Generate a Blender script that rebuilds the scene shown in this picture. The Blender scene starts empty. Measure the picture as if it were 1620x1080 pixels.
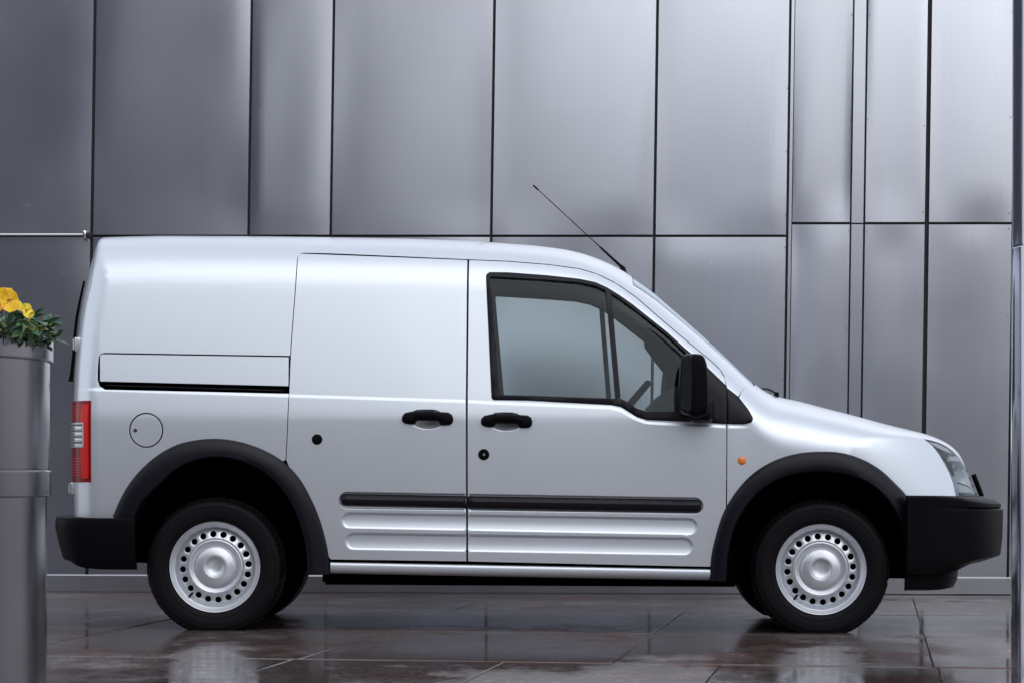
import bpy, bmesh, math, random
import numpy as np
from mathutils import Vector, Matrix
from mathutils.geometry import delaunay_2d_cdt
random.seed(7)
R = math.radians
scene = bpy.context.scene
COL = scene.collection

# ------------------------------------------------------------------ camera, sky, sun, exposure
F = 4750.0            # focal length in photo pixels (photo 1620 x 1080)
UX, VH = 860.0, 750.0  # vanishing point of the view direction
CH = 0.699            # camera height
cam = bpy.data.cameras.new('camera')
cam.sensor_width = 36.0
cam.lens = 36.0 * F / 1620.0
cam.shift_x = -(UX - 810.0) / 1620.0
cam.shift_y = (VH - 540.0) / 1620.0
cam.clip_start = 0.1
cam.clip_end = 5000.0
camo = bpy.data.objects.new('camera', cam)
COL.objects.link(camo)
camo.location = (0, 0, CH)
camo.rotation_euler = (R(90), 0, 0)
scene.camera = camo

world = bpy.data.worlds.new('World')
scene.world = world
world.use_nodes = True
wn = world.node_tree
wn.nodes.clear()
sky = wn.nodes.new('ShaderNodeTexSky')
sky.sky_type = 'NISHITA'
sky.sun_disc = False
SUN_EL, SUN_AZ = 43.0, 160.0      # azimuth measured clockwise from +Y; behind the camera, to the right
sky.sun_elevation = R(SUN_EL)
sky.sun_rotation = R(SUN_AZ)
sky.air_density = 1.0
sky.dust_density = 2.0
sky.ozone_density = 1.0
bg = wn.nodes.new('ShaderNodeBackground')
bg.inputs['Strength'].default_value = 0.15
# overcast: most of the sky's colour is lost in cloud
hs = wn.nodes.new('ShaderNodeHueSaturation')
hs.inputs['Saturation'].default_value = 0.58
hs.inputs['Value'].default_value = 1.0
wo = wn.nodes.new('ShaderNodeOutputWorld')
wn.links.new(sky.outputs[0], hs.inputs['Color'])
# an even layer of cloud over the whole sky
cl = wn.nodes.new('ShaderNodeMix'); cl.data_type = 'RGBA'
cl.inputs[0].default_value = 0.72
cl.inputs[7].default_value = (5.0, 5.15, 5.55, 1)
wn.links.new(hs.outputs[0], cl.inputs[6])
wn.links.new(cl.outputs[2], bg.inputs['Color'])
wn.links.new(bg.outputs[0], wo.inputs['Surface'])

sun = bpy.data.lights.new('sun', 'SUN')
sun.energy = 0.5
sun.angle = R(70)
sun.color = (1.0, 0.97, 0.93)
suno = bpy.data.objects.new('sun', sun)
COL.objects.link(suno)
_d = Vector((math.sin(R(SUN_AZ)) * math.cos(R(SUN_EL)), math.cos(R(SUN_AZ)) * math.cos(R(SUN_EL)), math.sin(R(SUN_EL))))
suno.rotation_euler = _d.to_track_quat('Z', 'Y').to_euler()

scene.view_settings.view_transform = 'Standard'
scene.view_settings.look = 'None'
scene.view_settings.gamma = 1.0
scene.view_settings.use_curve_mapping = False
scene.view_settings.exposure = 0.46
scene.render.engine = 'CYCLES'
scene.cycles.use_denoising = True
scene.cycles.max_bounces = 10
scene.cycles.transparent_max_bounces = 12
scene.cycles.sample_clamp_indirect = 6.0

# ------------------------------------------------------------------ helpers: materials
def new_mat(name):
    m = bpy.data.materials.new(name)
    m.use_nodes = True
    return m, m.node_tree, m.node_tree.nodes['Principled BSDF']

def simple(name, col, rough=0.5, metal=0.0, coat=0.0, coat_rough=0.05, noise=0.0, nscale=40.0, bump=0.0, bscale=200.0, spec=None, emis=None):
    m, nt, b = new_mat(name)
    b.inputs['Base Color'].default_value = (*col, 1)
    b.inputs['Roughness'].default_value = rough
    b.inputs['Metallic'].default_value = metal
    b.inputs['Coat Weight'].default_value = coat
    b.inputs['Coat Roughness'].default_value = coat_rough
    if spec is not None:
        b.inputs['Specular IOR Level'].default_value = spec
    tc = nt.nodes.new('ShaderNodeTexCoord')
    if noise > 0:
        n = nt.nodes.new('ShaderNodeTexNoise'); n.inputs['Scale'].default_value = nscale; n.inputs['Detail'].default_value = 6
        nt.links.new(tc.outputs['Object'], n.inputs['Vector'])
        mr = nt.nodes.new('ShaderNodeMapRange')
        mr.inputs['To Min'].default_value = max(0.0, rough - noise); mr.inputs['To Max'].default_value = rough + noise
        nt.links.new(n.outputs['Fac'], mr.inputs['Value']); nt.links.new(mr.outputs[0], b.inputs['Roughness'])
        mx = nt.nodes.new('ShaderNodeMix'); mx.data_type = 'RGBA'
        mx.inputs[6].default_value = (*[c * (1 - noise) for c in col], 1); mx.inputs[7].default_value = (*[min(1, c * (1 + noise)) for c in col], 1)
        nt.links.new(n.outputs['Fac'], mx.inputs[0]); nt.links.new(mx.outputs[2], b.inputs['Base Color'])
    if bump > 0:
        n2 = nt.nodes.new('ShaderNodeTexNoise'); n2.inputs['Scale'].default_value = bscale; n2.inputs['Detail'].default_value = 4
        nt.links.new(tc.outputs['Object'], n2.inputs['Vector'])
        bp = nt.nodes.new('ShaderNodeBump'); bp.inputs['Strength'].default_value = bump; bp.inputs['Distance'].default_value = 0.002
        nt.links.new(n2.outputs['Fac'], bp.inputs['Height']); nt.links.new(bp.outputs[0], b.inputs['Normal'])
    return m

def paint_mat():
    m, nt, b = new_mat('silver_paint')
    b.inputs['Metallic'].default_value = 0.66
    b.inputs['Roughness'].default_value = 0.37
    b.inputs['Coat Weight'].default_value = 0.6
    b.inputs['Coat Roughness'].default_value = 0.06
    b.inputs['Coat IOR'].default_value = 1.45
    tc = nt.nodes.new('ShaderNodeTexCoord')
    n = nt.nodes.new('ShaderNodeTexNoise'); n.inputs['Scale'].default_value = 900; n.inputs['Detail'].default_value = 2
    nt.links.new(tc.outputs['Object'], n.inputs['Vector'])
    mx = nt.nodes.new('ShaderNodeMix'); mx.data_type = 'RGBA'
    mx.inputs[6].default_value = (0.605, 0.66, 0.73, 1); mx.inputs[7].default_value = (0.715, 0.772, 0.84, 1)
    nt.links.new(n.outputs['Fac'], mx.inputs[0]); nt.links.new(mx.outputs[2], b.inputs['Base Color'])
    # faint road film low on the body
    n3 = nt.nodes.new('ShaderNodeTexNoise'); n3.inputs['Scale'].default_value = 3.0; n3.inputs['Detail'].default_value = 5
    nt.links.new(tc.outputs['Object'], n3.inputs['Vector'])
    mr = nt.nodes.new('ShaderNodeMapRange'); mr.inputs['To Min'].default_value = 0.34; mr.inputs['To Max'].default_value = 0.40
    nt.links.new(n3.outputs['Fac'], mr.inputs['Value']); nt.links.new(mr.outputs[0], b.inputs['Roughness'])
    bp = nt.nodes.new('ShaderNodeBump'); bp.inputs['Strength'].default_value = 0.25; bp.inputs['Distance'].default_value = 0.0006
    n2 = nt.nodes.new('ShaderNodeTexNoise'); n2.inputs['Scale'].default_value = 5.0; n2.inputs['Detail'].default_value = 1
    nt.links.new(tc.outputs['Object'], n2.inputs['Vector'])
    nt.links.new(n2.outputs['Fac'], bp.inputs['Height']); nt.links.new(bp.outputs[0], b.inputs['Coat Normal'])
    # the inner face of the sheet carries the dark lining
    ge = nt.nodes.new('ShaderNodeNewGeometry'); df = nt.nodes.new('ShaderNodeBsdfDiffuse'); df.inputs['Color'].default_value = (0.55, 0.62, 0.74, 1)
    mxs = nt.nodes.new('ShaderNodeMixShader'); out = nt.nodes['Material Output']
    nt.links.new(ge.outputs['Backfacing'], mxs.inputs[0]); nt.links.new(b.outputs[0], mxs.inputs[1]); nt.links.new(df.outputs[0], mxs.inputs[2]); nt.links.new(mxs.outputs[0], out.inputs['Surface'])
    return m

def glass_mat(name, tint, gloss, rough=0.02, refl=(0.8, 0.9, 0.95), ior=1.5):
    m = bpy.data.materials.new(name); m.use_nodes = True
    nt = m.node_tree; nt.nodes.clear()
    o = nt.nodes.new('ShaderNodeOutputMaterial')
    t = nt.nodes.new('ShaderNodeBsdfTransparent'); t.inputs['Color'].default_value = (*tint, 1)
    g = nt.nodes.new('ShaderNodeBsdfGlossy'); g.inputs['Color'].default_value = (*refl, 1); g.inputs['Roughness'].default_value = rough
    fr = nt.nodes.new('ShaderNodeFresnel'); fr.inputs['IOR'].default_value = ior
    ma = nt.nodes.new('ShaderNodeMath'); ma.operation = 'ADD'; ma.inputs[1].default_value = gloss; ma.use_clamp = True
    mx = nt.nodes.new('ShaderNodeMixShader')
    nt.links.new(fr.outputs[0], ma.inputs[0]); nt.links.new(ma.outputs[0], mx.inputs[0])
    nt.links.new(t.outputs[0], mx.inputs[1]); nt.links.new(g.outputs[0], mx.inputs[2]); nt.links.new(mx.outputs[0], o.inputs['Surface'])
    return m

def steel_mat(name, col, r0, r1, streak=1.0, seed=0.0, scale=1.0, stretch=(14, 14, 0.35), metal=1.0, metal_marks=True):
    m, nt, b = new_mat(name)
    b.inputs['Metallic'].default_value = metal
    tc = nt.nodes.new('ShaderNodeTexCoord')
    oi = nt.nodes.new('ShaderNodeObjectInfo')
    mp = nt.nodes.new('ShaderNodeMapping'); mp.inputs['Scale'].default_value = stretch; mp.inputs['Location'].default_value = (seed, seed, seed)
    nt.links.new(tc.outputs['Object'], mp.inputs['Vector'])
    n = nt.nodes.new('ShaderNodeTexNoise'); n.inputs['Scale'].default_value = 9.0; n.inputs['Detail'].default_value = 8; n.inputs['Roughness'].default_value = 0.7
    nt.links.new(mp.outputs[0], n.inputs['Vector'])
    n2 = nt.nodes.new('ShaderNodeTexNoise'); n2.inputs['Scale'].default_value = 1.3 * scale; n2.inputs['Detail'].default_value = 3
    nt.links.new(tc.outputs['Object'], n2.inputs['Vector'])
    ad = nt.nodes.new('ShaderNodeMath'); ad.operation = 'ADD'
    mu = nt.nodes.new('ShaderNodeMath'); mu.operation = 'MULTIPLY'; mu.inputs[1].default_value = 0.5 * streak
    nt.links.new(n.outputs['Fac'], mu.inputs[0]); nt.links.new(mu.outputs[0], ad.inputs[0]); nt.links.new(n2.outputs['Fac'], ad.inputs[1])
    mr = nt.nodes.new('ShaderNodeMapRange'); mr.inputs['From Min'].default_value = 0.4; mr.inputs['From Max'].default_value = 1.1
    mr.inputs['To Min'].default_value = r0; mr.inputs['To Max'].default_value = r1
    nt.links.new(ad.outputs[0], mr.inputs['Value']); nt.links.new(mr.outputs[0], b.inputs['Roughness'])
    if metal_marks:
        mp3 = nt.nodes.new('ShaderNodeMapping'); mp3.inputs['Scale'].default_value = (1.2, 1.2, 5.0); nt.links.new(tc.outputs['Object'], mp3.inputs['Vector'])
        n3 = nt.nodes.new('ShaderNodeTexNoise'); n3.inputs['Scale'].default_value = 2.2; n3.inputs['Detail'].default_value = 12; n3.inputs['Roughness'].default_value = 0.8
        nt.links.new(mp3.outputs[0], n3.inputs['Vector'])
        m3 = nt.nodes.new('ShaderNodeMapRange'); m3.inputs['From Min'].default_value = 0.60; m3.inputs['From Max'].default_value = 0.74; m3.inputs['To Max'].default_value = 0.09
        nt.links.new(n3.outputs['Fac'], m3.inputs['Value'])
        a3 = nt.nodes.new('ShaderNodeMath'); a3.operation = 'ADD'; nt.links.new(mr.outputs[0], a3.inputs[0]); nt.links.new(m3.outputs[0], a3.inputs[1]); nt.links.new(a3.outputs[0], b.inputs['Roughness'])
    # colour: little differences from sheet to sheet and along the brushing
    mx = nt.nodes.new('ShaderNodeMix'); mx.data_type = 'RGBA'
    mx.inputs[6].default_value = (*[c * 0.93 for c in col], 1); mx.inputs[7].default_value = (*[min(1, c * 1.05) for c in col], 1)
    nt.links.new(n.outputs['Fac'], mx.inputs[0])
    hv = nt.nodes.new('ShaderNodeHueSaturation')
    mr2 = nt.nodes.new('ShaderNodeMapRange'); mr2.inputs['To Min'].default_value = 0.93; mr2.inputs['To Max'].default_value = 1.07
    nt.links.new(oi.outputs['Random'], mr2.inputs['Value']); nt.links.new(mr2.outputs[0], hv.inputs['Value'])
    nt.links.new(mx.outputs[2], hv.inputs['Color']); nt.links.new(hv.outputs[0], b.inputs['Base Color'])
    bp = nt.nodes.new('ShaderNodeBump'); bp.inputs['Strength'].default_value = 0.025; bp.inputs['Distance'].default_value = 0.001
    nt.links.new(n.outputs['Fac'], bp.inputs['Height']); nt.links.new(bp.outputs[0], b.inputs['Normal'])
    return m

M = {}
M['paint'] = paint_mat()
M['black'] = simple('black_plastic', (0.0035, 0.0035, 0.0048), 0.42, bump=0.25, bscale=900, spec=0.05)
M['trim'] = simple('dark_trim', (0.005, 0.0048, 0.010), 0.36, bump=0.15, bscale=900, spec=0.24)
M['rubber'] = simple('rubber', (0.0045, 0.0045, 0.0065), 0.58, noise=0.12, nscale=30, spec=0.12)
M['dark'] = simple('dark_interior', (0.002, 0.002, 0.003), 0.9, spec=0.02)
M['cabin'] = simple('cabin_plastic', (0.012, 0.016, 0.018), 0.6, spec=0.3)
M['rim'] = simple('wheel_silver', (0.62, 0.65, 0.70), 0.34, metal=0.65, coat=0.25, noise=0.05, nscale=60)
M['reflector'] = simple('lamp_reflector', (0.50, 0.51, 0.53), 0.30, metal=0.8)
M['chrome'] = simple('chrome', (0.75, 0.77, 0.80), 0.12, metal=1.0)
M['red'] = simple('red_lens', (0.20, 0.002, 0.003), 0.25, coat=0.06, spec=0.25)
M['redbright'] = simple('red_lens_bright', (0.60, 0.008, 0.008), 0.25, coat=0.08, spec=0.3)
M['clear'] = simple('white_lens', (0.48, 0.50, 0.52), 0.2, coat=0.3)
M['amber'] = simple('amber_lens', (0.80, 0.22, 0.03), 0.2, coat=0.6)
M['glass'] = glass_mat('window_glass', (0.93, 0.995, 0.975), 0.004, ior=1.34)
M['screen'] = glass_mat('windscreen_glass', (0.45, 0.55, 0.56), 0.30)
M['lens'] = glass_mat('headlight_lens', (0.96, 0.97, 0.98), 0.0)
M['steel'] = steel_mat('wall_steel', (0.525, 0.545, 0.60), 0.20, 0.26, streak=0.7)
M['steel2'] = steel_mat('planter_steel', (0.165, 0.155, 0.175), 0.13, 0.24, streak=1.2, stretch=(3, 3, 0.2))
M['column'] = steel_mat('column_steel', (0.50, 0.52, 0.60), 0.08, 0.16, streak=0.8, stretch=(3, 3, 0.2))
M['joint'] = simple('dark_joint', (0.008, 0.008, 0.014), 0.6)
M['plinth'] = steel_mat('plinth_metal', (0.28, 0.285, 0.315), 0.3, 0.45)
M['pale'] = simple('pale_metal', (0.75, 0.75, 0.78), 0.3, metal=0.6)
M['soil'] = simple('soil', (0.03, 0.02, 0.015), 0.95, bump=0.8, bscale=60)

# ------------------------------------------------------------------ helpers: objects
def tag(o, label=None, cat=None, group=None, kind=None):
    if label: o['label'] = label
    if cat: o['category'] = cat
    if group: o['group'] = group
    if kind: o['kind'] = kind
    return o

def empty(name, loc, label=None, cat=None, group=None):
    o = bpy.data.objects.new(name, None)
    o.empty_display_size = 0.2
    COL.objects.link(o); o.location = loc
    return tag(o, label, cat, group)

def link(name, me, mat=None, parent=None, loc=None):
    if mat is not None and not me.materials:
        me.materials.append(mat)
    o = bpy.data.objects.new(name, me)
    COL.objects.link(o)
    if parent is not None: o.parent = parent
    if loc is not None: o.location = loc
    return o

def mesh(name, verts, faces, normals=None, smooth=True):
    me = bpy.data.meshes.new(name)
    me.from_pydata([tuple(map(float, v)) for v in verts], [], [tuple(map(int, f)) for f in faces])
    me.validate(clean_customdata=False)
    me.update()
    if smooth:
        me.polygons.foreach_set('use_smooth', [True] * len(me.polygons))
    if normals is not None and len(normals) == len(me.vertices):
        me.normals_split_custom_set_from_vertices([tuple(map(float, n)) for n in normals])
    return me

def box_bm(bm, x0, x1, y0, y1, z0, z1, bevel=0.0, seg=2):
    r = bmesh.ops.create_cube(bm, size=1.0)
    vs = r['verts']
    for v in vs:
        v.co = Vector(((x0 + x1) / 2 + v.co.x * (x1 - x0), (y0 + y1) / 2 + v.co.y * (y1 - y0), (z0 + z1) / 2 + v.co.z * (z1 - z0)))
    if bevel > 0:
        es = list({e for v in vs for e in v.link_edges})
        bmesh.ops.bevel(bm, geom=es, offset=bevel, segments=seg, affect='EDGES', profile=0.5)

def bm_mesh(bm, name, smooth=False, angle=None):
    me = bpy.data.meshes.new(name)
    bmesh.ops.recalc_face_normals(bm, faces=bm.faces[:])
    bm.to_mesh(me); bm.free()
    if smooth:
        me.polygons.foreach_set('use_smooth', [True] * len(me.polygons))
        if angle: me.set_sharp_from_angle(angle=R(angle))
    return me

def box(name, x0, x1, y0, y1, z0, z1, mat, parent=None, bevel=0.0, seg=2):
    bm = bmesh.new(); box_bm(bm, x0, x1, y0, y1, z0, z1, bevel, seg)
    return link(name, bm_mesh(bm, name, bevel > 0, 35), mat, parent)

def tube(name, pts, rad, mat, parent=None, n=10, caps=True):
    """A round bar along pts; rad is a number or one per point."""
    pts = [Vector(p) for p in pts]
    rads = rad if isinstance(rad, (list, tuple)) else [rad] * len(pts)
    vs, fs = [], []
    up = None
    for i, p in enumerate(pts):
        t = (pts[min(i + 1, len(pts) - 1)] - pts[max(i - 1, 0)]).normalized()
        if up is None:
            up = Vector((0, 0, 1)) if abs(t.z) < 0.9 else Vector((1, 0, 0))
        a = t.cross(up).normalized(); b = a.cross(t).normalized(); up = b
        for k in range(n):
            th = 2 * math.pi * k / n
            vs.append(p + a * math.cos(th) * rads[i] + b * math.sin(th) * rads[i])
    for i in range(len(pts) - 1):
        for k in range(n):
            fs.append((i * n + k, i * n + (k + 1) % n, (i + 1) * n + (k + 1) % n, (i + 1) * n + k))
    if caps:
        fs.append(tuple(range(n - 1, -1, -1))); fs.append(tuple((len(pts) - 1) * n + k for k in range(n)))
    me = mesh(name, vs, fs)
    me.set_sharp_from_angle(angle=R(50))
    return link(name, me, mat, parent)

def lathe(name, prof, n=64, axis='Z', smooth_angle=40, fn=None):
    """prof: list of (r, h). Around the axis ('Z', or 'Y' with h pointing to -Y, towards the camera)."""
    p2 = [prof[0]]
    for a, b in zip(prof[:-1], prof[1:]):
        d = math.hypot(b[0] - a[0], b[1] - a[1])
        if d > 0.05:
            for q in (0.003 / d, 1 - 0.003 / d): p2.append((a[0] + (b[0] - a[0]) * q, a[1] + (b[1] - a[1]) * q))
        p2.append(b)
    prof = p2
    vs, fs = [], []
    for (r, h) in prof:
        for k in range(n):
            th = 2 * math.pi * k / n
            rr = r if fn is None else fn(r, h, th)
            if axis == 'Z': vs.append((rr * math.cos(th), rr * math.sin(th), h))
            else: vs.append((rr * math.cos(th), -h, rr * math.sin(th)))
    for i in range(len(prof) - 1):
        for k in range(n):
            fs.append((i * n + k, i * n + (k + 1) % n, (i + 1) * n + (k + 1) % n, (i + 1) * n + k))
    bm = bmesh.new()
    bv = [bm.verts.new(v) for v in vs]
    for f in fs: bm.faces.new([bv[i] for i in f])
    bmesh.ops.remove_doubles(bm, verts=bm.verts[:], dist=1e-5)
    me = bm_mesh(bm, name, True, smooth_angle)
    return me

def gz(x):              # the ground falls a little to the right
    return -0.0055 * x

# ------------------------------------------------------------------ the van's skin as one function
Y0 = 14.10             # depth of the van's centre line
def wpt(u, v, Y):      # a photo pixel on the plane at depth Y
    return (u - UX) * Y / F, CH - (v - VH) * Y / F

def smooth01(t):
    t = np.clip(t, 0, 1); return t * t * (3 - 2 * t)

def pl(pts, Y):
    a = np.array([wpt(u, v, Y) for u, v in pts]); return a[:, 0], a[:, 1]

# roof, windscreen and bonnet line
_top = [(100, 376), (190, 373.2), (250, 372), (400, 373), (500, 374.5), (640, 377), (740, 381), (800, 385), (850, 389), (890, 394), (920, 400.5), (945, 409), (970, 420),
        (985, 428), (1010, 445), (1035, 463), (1060, 485), (1090, 511), (1120, 538), (1150, 566), (1180, 595), (1195, 609), (1210, 620), (1225, 627), (1245, 631.5), (1265, 635.5), (1300, 645),
        (1340, 655.5), (1400, 673), (1440, 683), (1470, 690), (1500, 700), (1530, 716), (1560, 740), (1620, 800)]
_dv = np.interp([p[0] for p in _top], [0, 640, 1000, 1190, 1300, 1440, 1500, 1620], [-3.6, -4.0, -4.5, -3.2, -4.0, -6.0, -6.0, -6.0])
_top = [(u, v + d) for (u, v), d in zip(_top, _dv)]
ZTX, ZTZ = pl(_top, 13.62)
_nose = [(1458, 560), (1485, 640), (1506, 690), (1523, 715), (1536, 745), (1551, 784), (1556, 800), (1558, 830), (1556, 1000)]
XNX, XNZ = pl(_nose, 13.75)
_rear = [(u - 10.5, v) for u, v in [(156, 300), (147, 380), (142, 400), (137, 420), (131, 450), (124, 490), (120, 530), (117, 580), (115.5, 617), (115, 700), (116, 815), (118, 1000)]]
XRX, XRZ = pl(_rear, 13.40)
# a smooth table instead of a bent line, so that reflections run smoothly
def smooth_table(xs, ys, width):
    g = np.linspace(xs.min(), xs.max(), 1600)
    y = np.interp(g, xs, ys)
    s = max(1, int(width / (g[1] - g[0])))
    k = np.hanning(2 * s + 1); k /= k.sum()
    yp = np.concatenate([y[0] + (y[0] - y[s:0:-1]), y, y[-1] + (y[-1] - y[-2:-s - 2:-1])])
    return g, np.convolve(yp, k, 'valid')
GTX, GTZ = smooth_table(ZTX, ZTZ, 0.075)
_o = np.argsort(XNZ); GNZ, GNX = smooth_table(XNZ[_o], XNX[_o], 0.05)
_o = np.argsort(XRZ); GRZ, GRX = smooth_table(XRZ[_o], XRX[_o], 0.06)
def zt(x): return np.interp(x, GTX, GTZ)
def xn(z): return np.interp(z, GNZ, GNX)
def xr(z): return np.interp(z, GRZ, GRX)
KK = 6.0
HN, HR = 0.62, 0.15
def Hx(x): return 0.26 - 0.11 * smooth01((x - 1.1) / 0.6)
def Qx(x): return 4.6 - 0.9 * smooth01((x - 0.9) / 0.8)
def S(x, z):
    c = np.clip(1 - (zt(x) - z) / Hx(x), 0, 3)
    a = np.clip(1 - (xn(z) - x) / HN, 0, 3)
    b = np.clip(1 - (x - xr(z)) / HR, 0, 3)
    return (c ** (2.5 * KK) + a ** (1.7 * KK) + b ** (2.2 * KK)) ** (1 / KK)
def W(x, z):
    u = np.clip(z - 0.93, 0, 3)
    w = 0.872 - 0.150 * (np.sqrt(u * u + 0.0016) - 0.04) - 0.035 * u * u - 0.14 * np.clip(0.90 - z, 0, 1) ** 2
    return w - 0.010 * x * x
def G(x, y, z):
    return (np.abs(y) / W(x, z)) ** Qx(x) + S(x, z) - 1
def lat0(x, z):
    return W(x, z) * np.clip(1 - S(x, z), 1e-9, 1) ** (1 / Qx(x))
def gradG(x, y, z):
    e = 1e-3
    return np.stack([(G(x + e, y, z) - G(x - e, y, z)) / (2 * e), (G(x, y + e, z) - G(x, y - e, z)) / (2 * e), (G(x, y, z + e) - G(x, y, z - e)) / (2 * e)], -1)

def onto(u, v, yl0=0.86, it=10):
    """photo pixels -> (x, z) on the near side skin"""
    u = np.asarray(u, float); v = np.asarray(v, float)
    yl = np.full(u.shape, yl0)
    for _ in range(it):
        Y = Y0 - yl
        x = (u - UX) * Y / F; z = CH - (v - VH) * Y / F
        yl = 0.5 * yl + 0.5 * np.clip(lat0(x, z), 0.3, 0.9)
    return x, z
def P(pts):            # polygon in photo pixels -> polygon on the skin
    a = np.array(pts, float); x, z = onto(a[:, 0], a[:, 1]); return np.stack([x, z], -1)

def seg_dist(p, q0, q1):
    d = q1 - q0; L2 = (d * d).sum(-1) + 1e-12
    t = np.clip(((p[:, None, :] - q0[None]) * d[None]).sum(-1) / L2[None], 0, 1)
    c = q0[None] + t[..., None] * d[None]
    return np.sqrt(((p[:, None, :] - c) ** 2).sum(-1))
def poly_dist(p, poly, closed=True):
    q0 = poly if closed else poly[:-1]; q1 = np.roll(poly, -1, 0) if closed else poly[1:]
    return seg_dist(p, q0, q1).min(1)
def inside(p, poly):
    x, z = p[:, 0], p[:, 1]; r = np.zeros(len(p), bool)
    x0, z0 = poly[:, 0], poly[:, 1]; x1, z1 = np.roll(x0, -1), np.roll(z0, -1)
    for i in range(len(poly)):
        if z0[i] == z1[i]: continue
        cnd = ((z0[i] > z) != (z1[i] > z)) & (x < (x1[i] - x0[i]) * (z - z0[i]) / (z1[i] - z0[i]) + x0[i])
        r ^= cnd
    return r
def area(poly):
    x, z = poly[:, 0], poly[:, 1]
    return 0.5 * (x * np.roll(z, -1) - np.roll(x, -1) * z).sum()
def densify(poly, step, closed=True):
    out = []
    n = len(poly); m = n if closed else n - 1
    for i in range(m):
        a, b = poly[i], poly[(i + 1) % n]
        k = max(1, int(math.ceil(np.linalg.norm(b - a) / step)))
        for j in range(k): out.append(a + (b - a) * j / k)
    if not closed: out.append(poly[-1])
    return np.array(out)
def offset_poly(poly, d):
    """positive d shrinks"""
    if area(poly) < 0: poly = poly[::-1]
    prv = np.roll(poly, 1, 0); nxt = np.roll(poly, -1, 0)
    e0 = poly - prv; e1 = nxt - poly
    e0 /= np.linalg.norm(e0, axis=1)[:, None] + 1e-12; e1 /= np.linalg.norm(e1, axis=1)[:, None] + 1e-12
    n0 = np.stack([-e0[:, 1], e0[:, 0]], -1); n1 = np.stack([-e1[:, 1], e1[:, 0]], -1)
    m = n0 + n1; m /= np.linalg.norm(m, axis=1)[:, None] + 1e-12
    c = np.clip((m * n0).sum(1), 0.5, 1)
    return poly + m * (d / c)[:, None]
def rounded(poly, r, seg=5):
    """round the corners of a polygon; r a number or one per corner"""
    poly = np.array(poly, float); n = len(poly); out = []
    rr = r if isinstance(r, (list, tuple)) else [r] * n
    for i in range(n):
        p = poly[i]; a = poly[i - 1]; b = poly[(i + 1) % n]
        if rr[i] <= 0: out.append(p); continue
        da = a - p; db = b - p; la, lb = np.linalg.norm(da), np.linalg.norm(db)
        q = min(rr[i], 0.45 * la, 0.45 * lb)
        s, e = p + da / la * q, p + db / lb * q
        for k in range(seg + 1):
            t = k / seg; out.append((1 - t) ** 2 * s + 2 * t * (1 - t) * p + t * t * e)
    return np.array(out)
def arc_px(cx, cy, r, a0, a1, n):
    return [(cx + r * math.cos(R(a0 + (a1 - a0) * i / n)), cy - r * math.sin(R(a0 + (a1 - a0) * i / n))) for i in range(n + 1)]

def zone(p):
    # True where the pressed details need their own rows of points
    x, z = p[:, 0], p[:, 1]
    m = (np.abs(z - np.interp(x, CRP[:, 0], CRP[:, 1])) < 0.022)
    for (a, b, hl, hr), kind in PILLS:
        q = np.clip((x - a[0]) / (b[0] - a[0]), 0, 1)
        zc = a[1] + (b[1] - a[1]) * q; hh = hl + (hr - hl) * q
        dx = np.maximum(0, np.maximum((a[0] + hl) - x, x - (b[0] - hr)))
        m |= (hh * 1.25 + 0.004 - np.sqrt(dx * dx + (z - zc) ** 2)) > 0
    for bw in BOWLS: m |= (((x - bw[0]) / 0.085) ** 2 + ((z - bw[1]) / 0.048) ** 2) < 1
    return m
# -- pressed details of the side
CRP = P([(110, 617), (300, 619), (455, 624), (741, 633), (781, 635.5), (966, 643), (982, 647), (997, 656), (1010, 662.5), (1024, 667), (1150, 673), (1190, 674), (1240, 668)])
def pill(u0, u1, v0l, v1l, v0r, v1r):
    a = P([(u0, (v0l + v1l) / 2), (u1, (v0r + v1r) / 2)])
    hl = (v1l - v0l) / 2 * 13.23 / F; hr = (v1r - v0r) / 2 * 13.23 / F
    return a[0], a[1], hl, hr
PILLS = [(pill(535, 1113, 776.5, 804.5, 786, 813), 0), (pill(540, 1104, 809, 836, 818.5, 847), 1), (pill(546, 1097, 841, 870, 849.5, 879), 1)]
BOWLS = [P([(677, 666)])[0], P([(801, 669)])[0]]
def detail(x, z):
    D = np.zeros_like(x)
    zc = np.interp(x, CRP[:, 0], CRP[:, 1])
    fade = 1 - smooth01((x - CRP[-3, 0]) / 0.12)
    fr = smooth01((x - (xr(z) + 0.0)) / 0.05)
    D += 0.0048 * smooth01((zc + 0.003 - z) / 0.0135) * fade
    for (a, b, hl, hr), kind in PILLS:
        t = np.clip((x - a[0]) / (b[0] - a[0]), 0, 1)
        hh = hl + (hr - hl) * t
        zc2 = a[1] + (b[1] - a[1]) * np.clip((x - a[0]) / (b[0] - a[0]), 0, 1)
        dx = np.maximum(0, np.maximum((a[0] + hl) - x, x - (b[0] - hr)))
        d = hh - np.sqrt(dx * dx + (z - zc2) ** 2)
        v = np.clip((zc2 + hh - z) / (2 * hh), 0, 1)
        if kind == 0:
            D -= 0.009 * smooth01(d / 0.009)
        else:
            D -= 0.0145 * smooth01(d / 0.011) * (1 - v ** 2.2)
    for bw in BOWLS:
        r2 = ((x - bw[0]) / 0.072) ** 2 + ((z - bw[1]) / 0.034) ** 2
        D -= 0.028 * np.clip(1 - r2, 0, 1)
    return D
def lat(x, z): return lat0(x, z) + detail(x, z)

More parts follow.
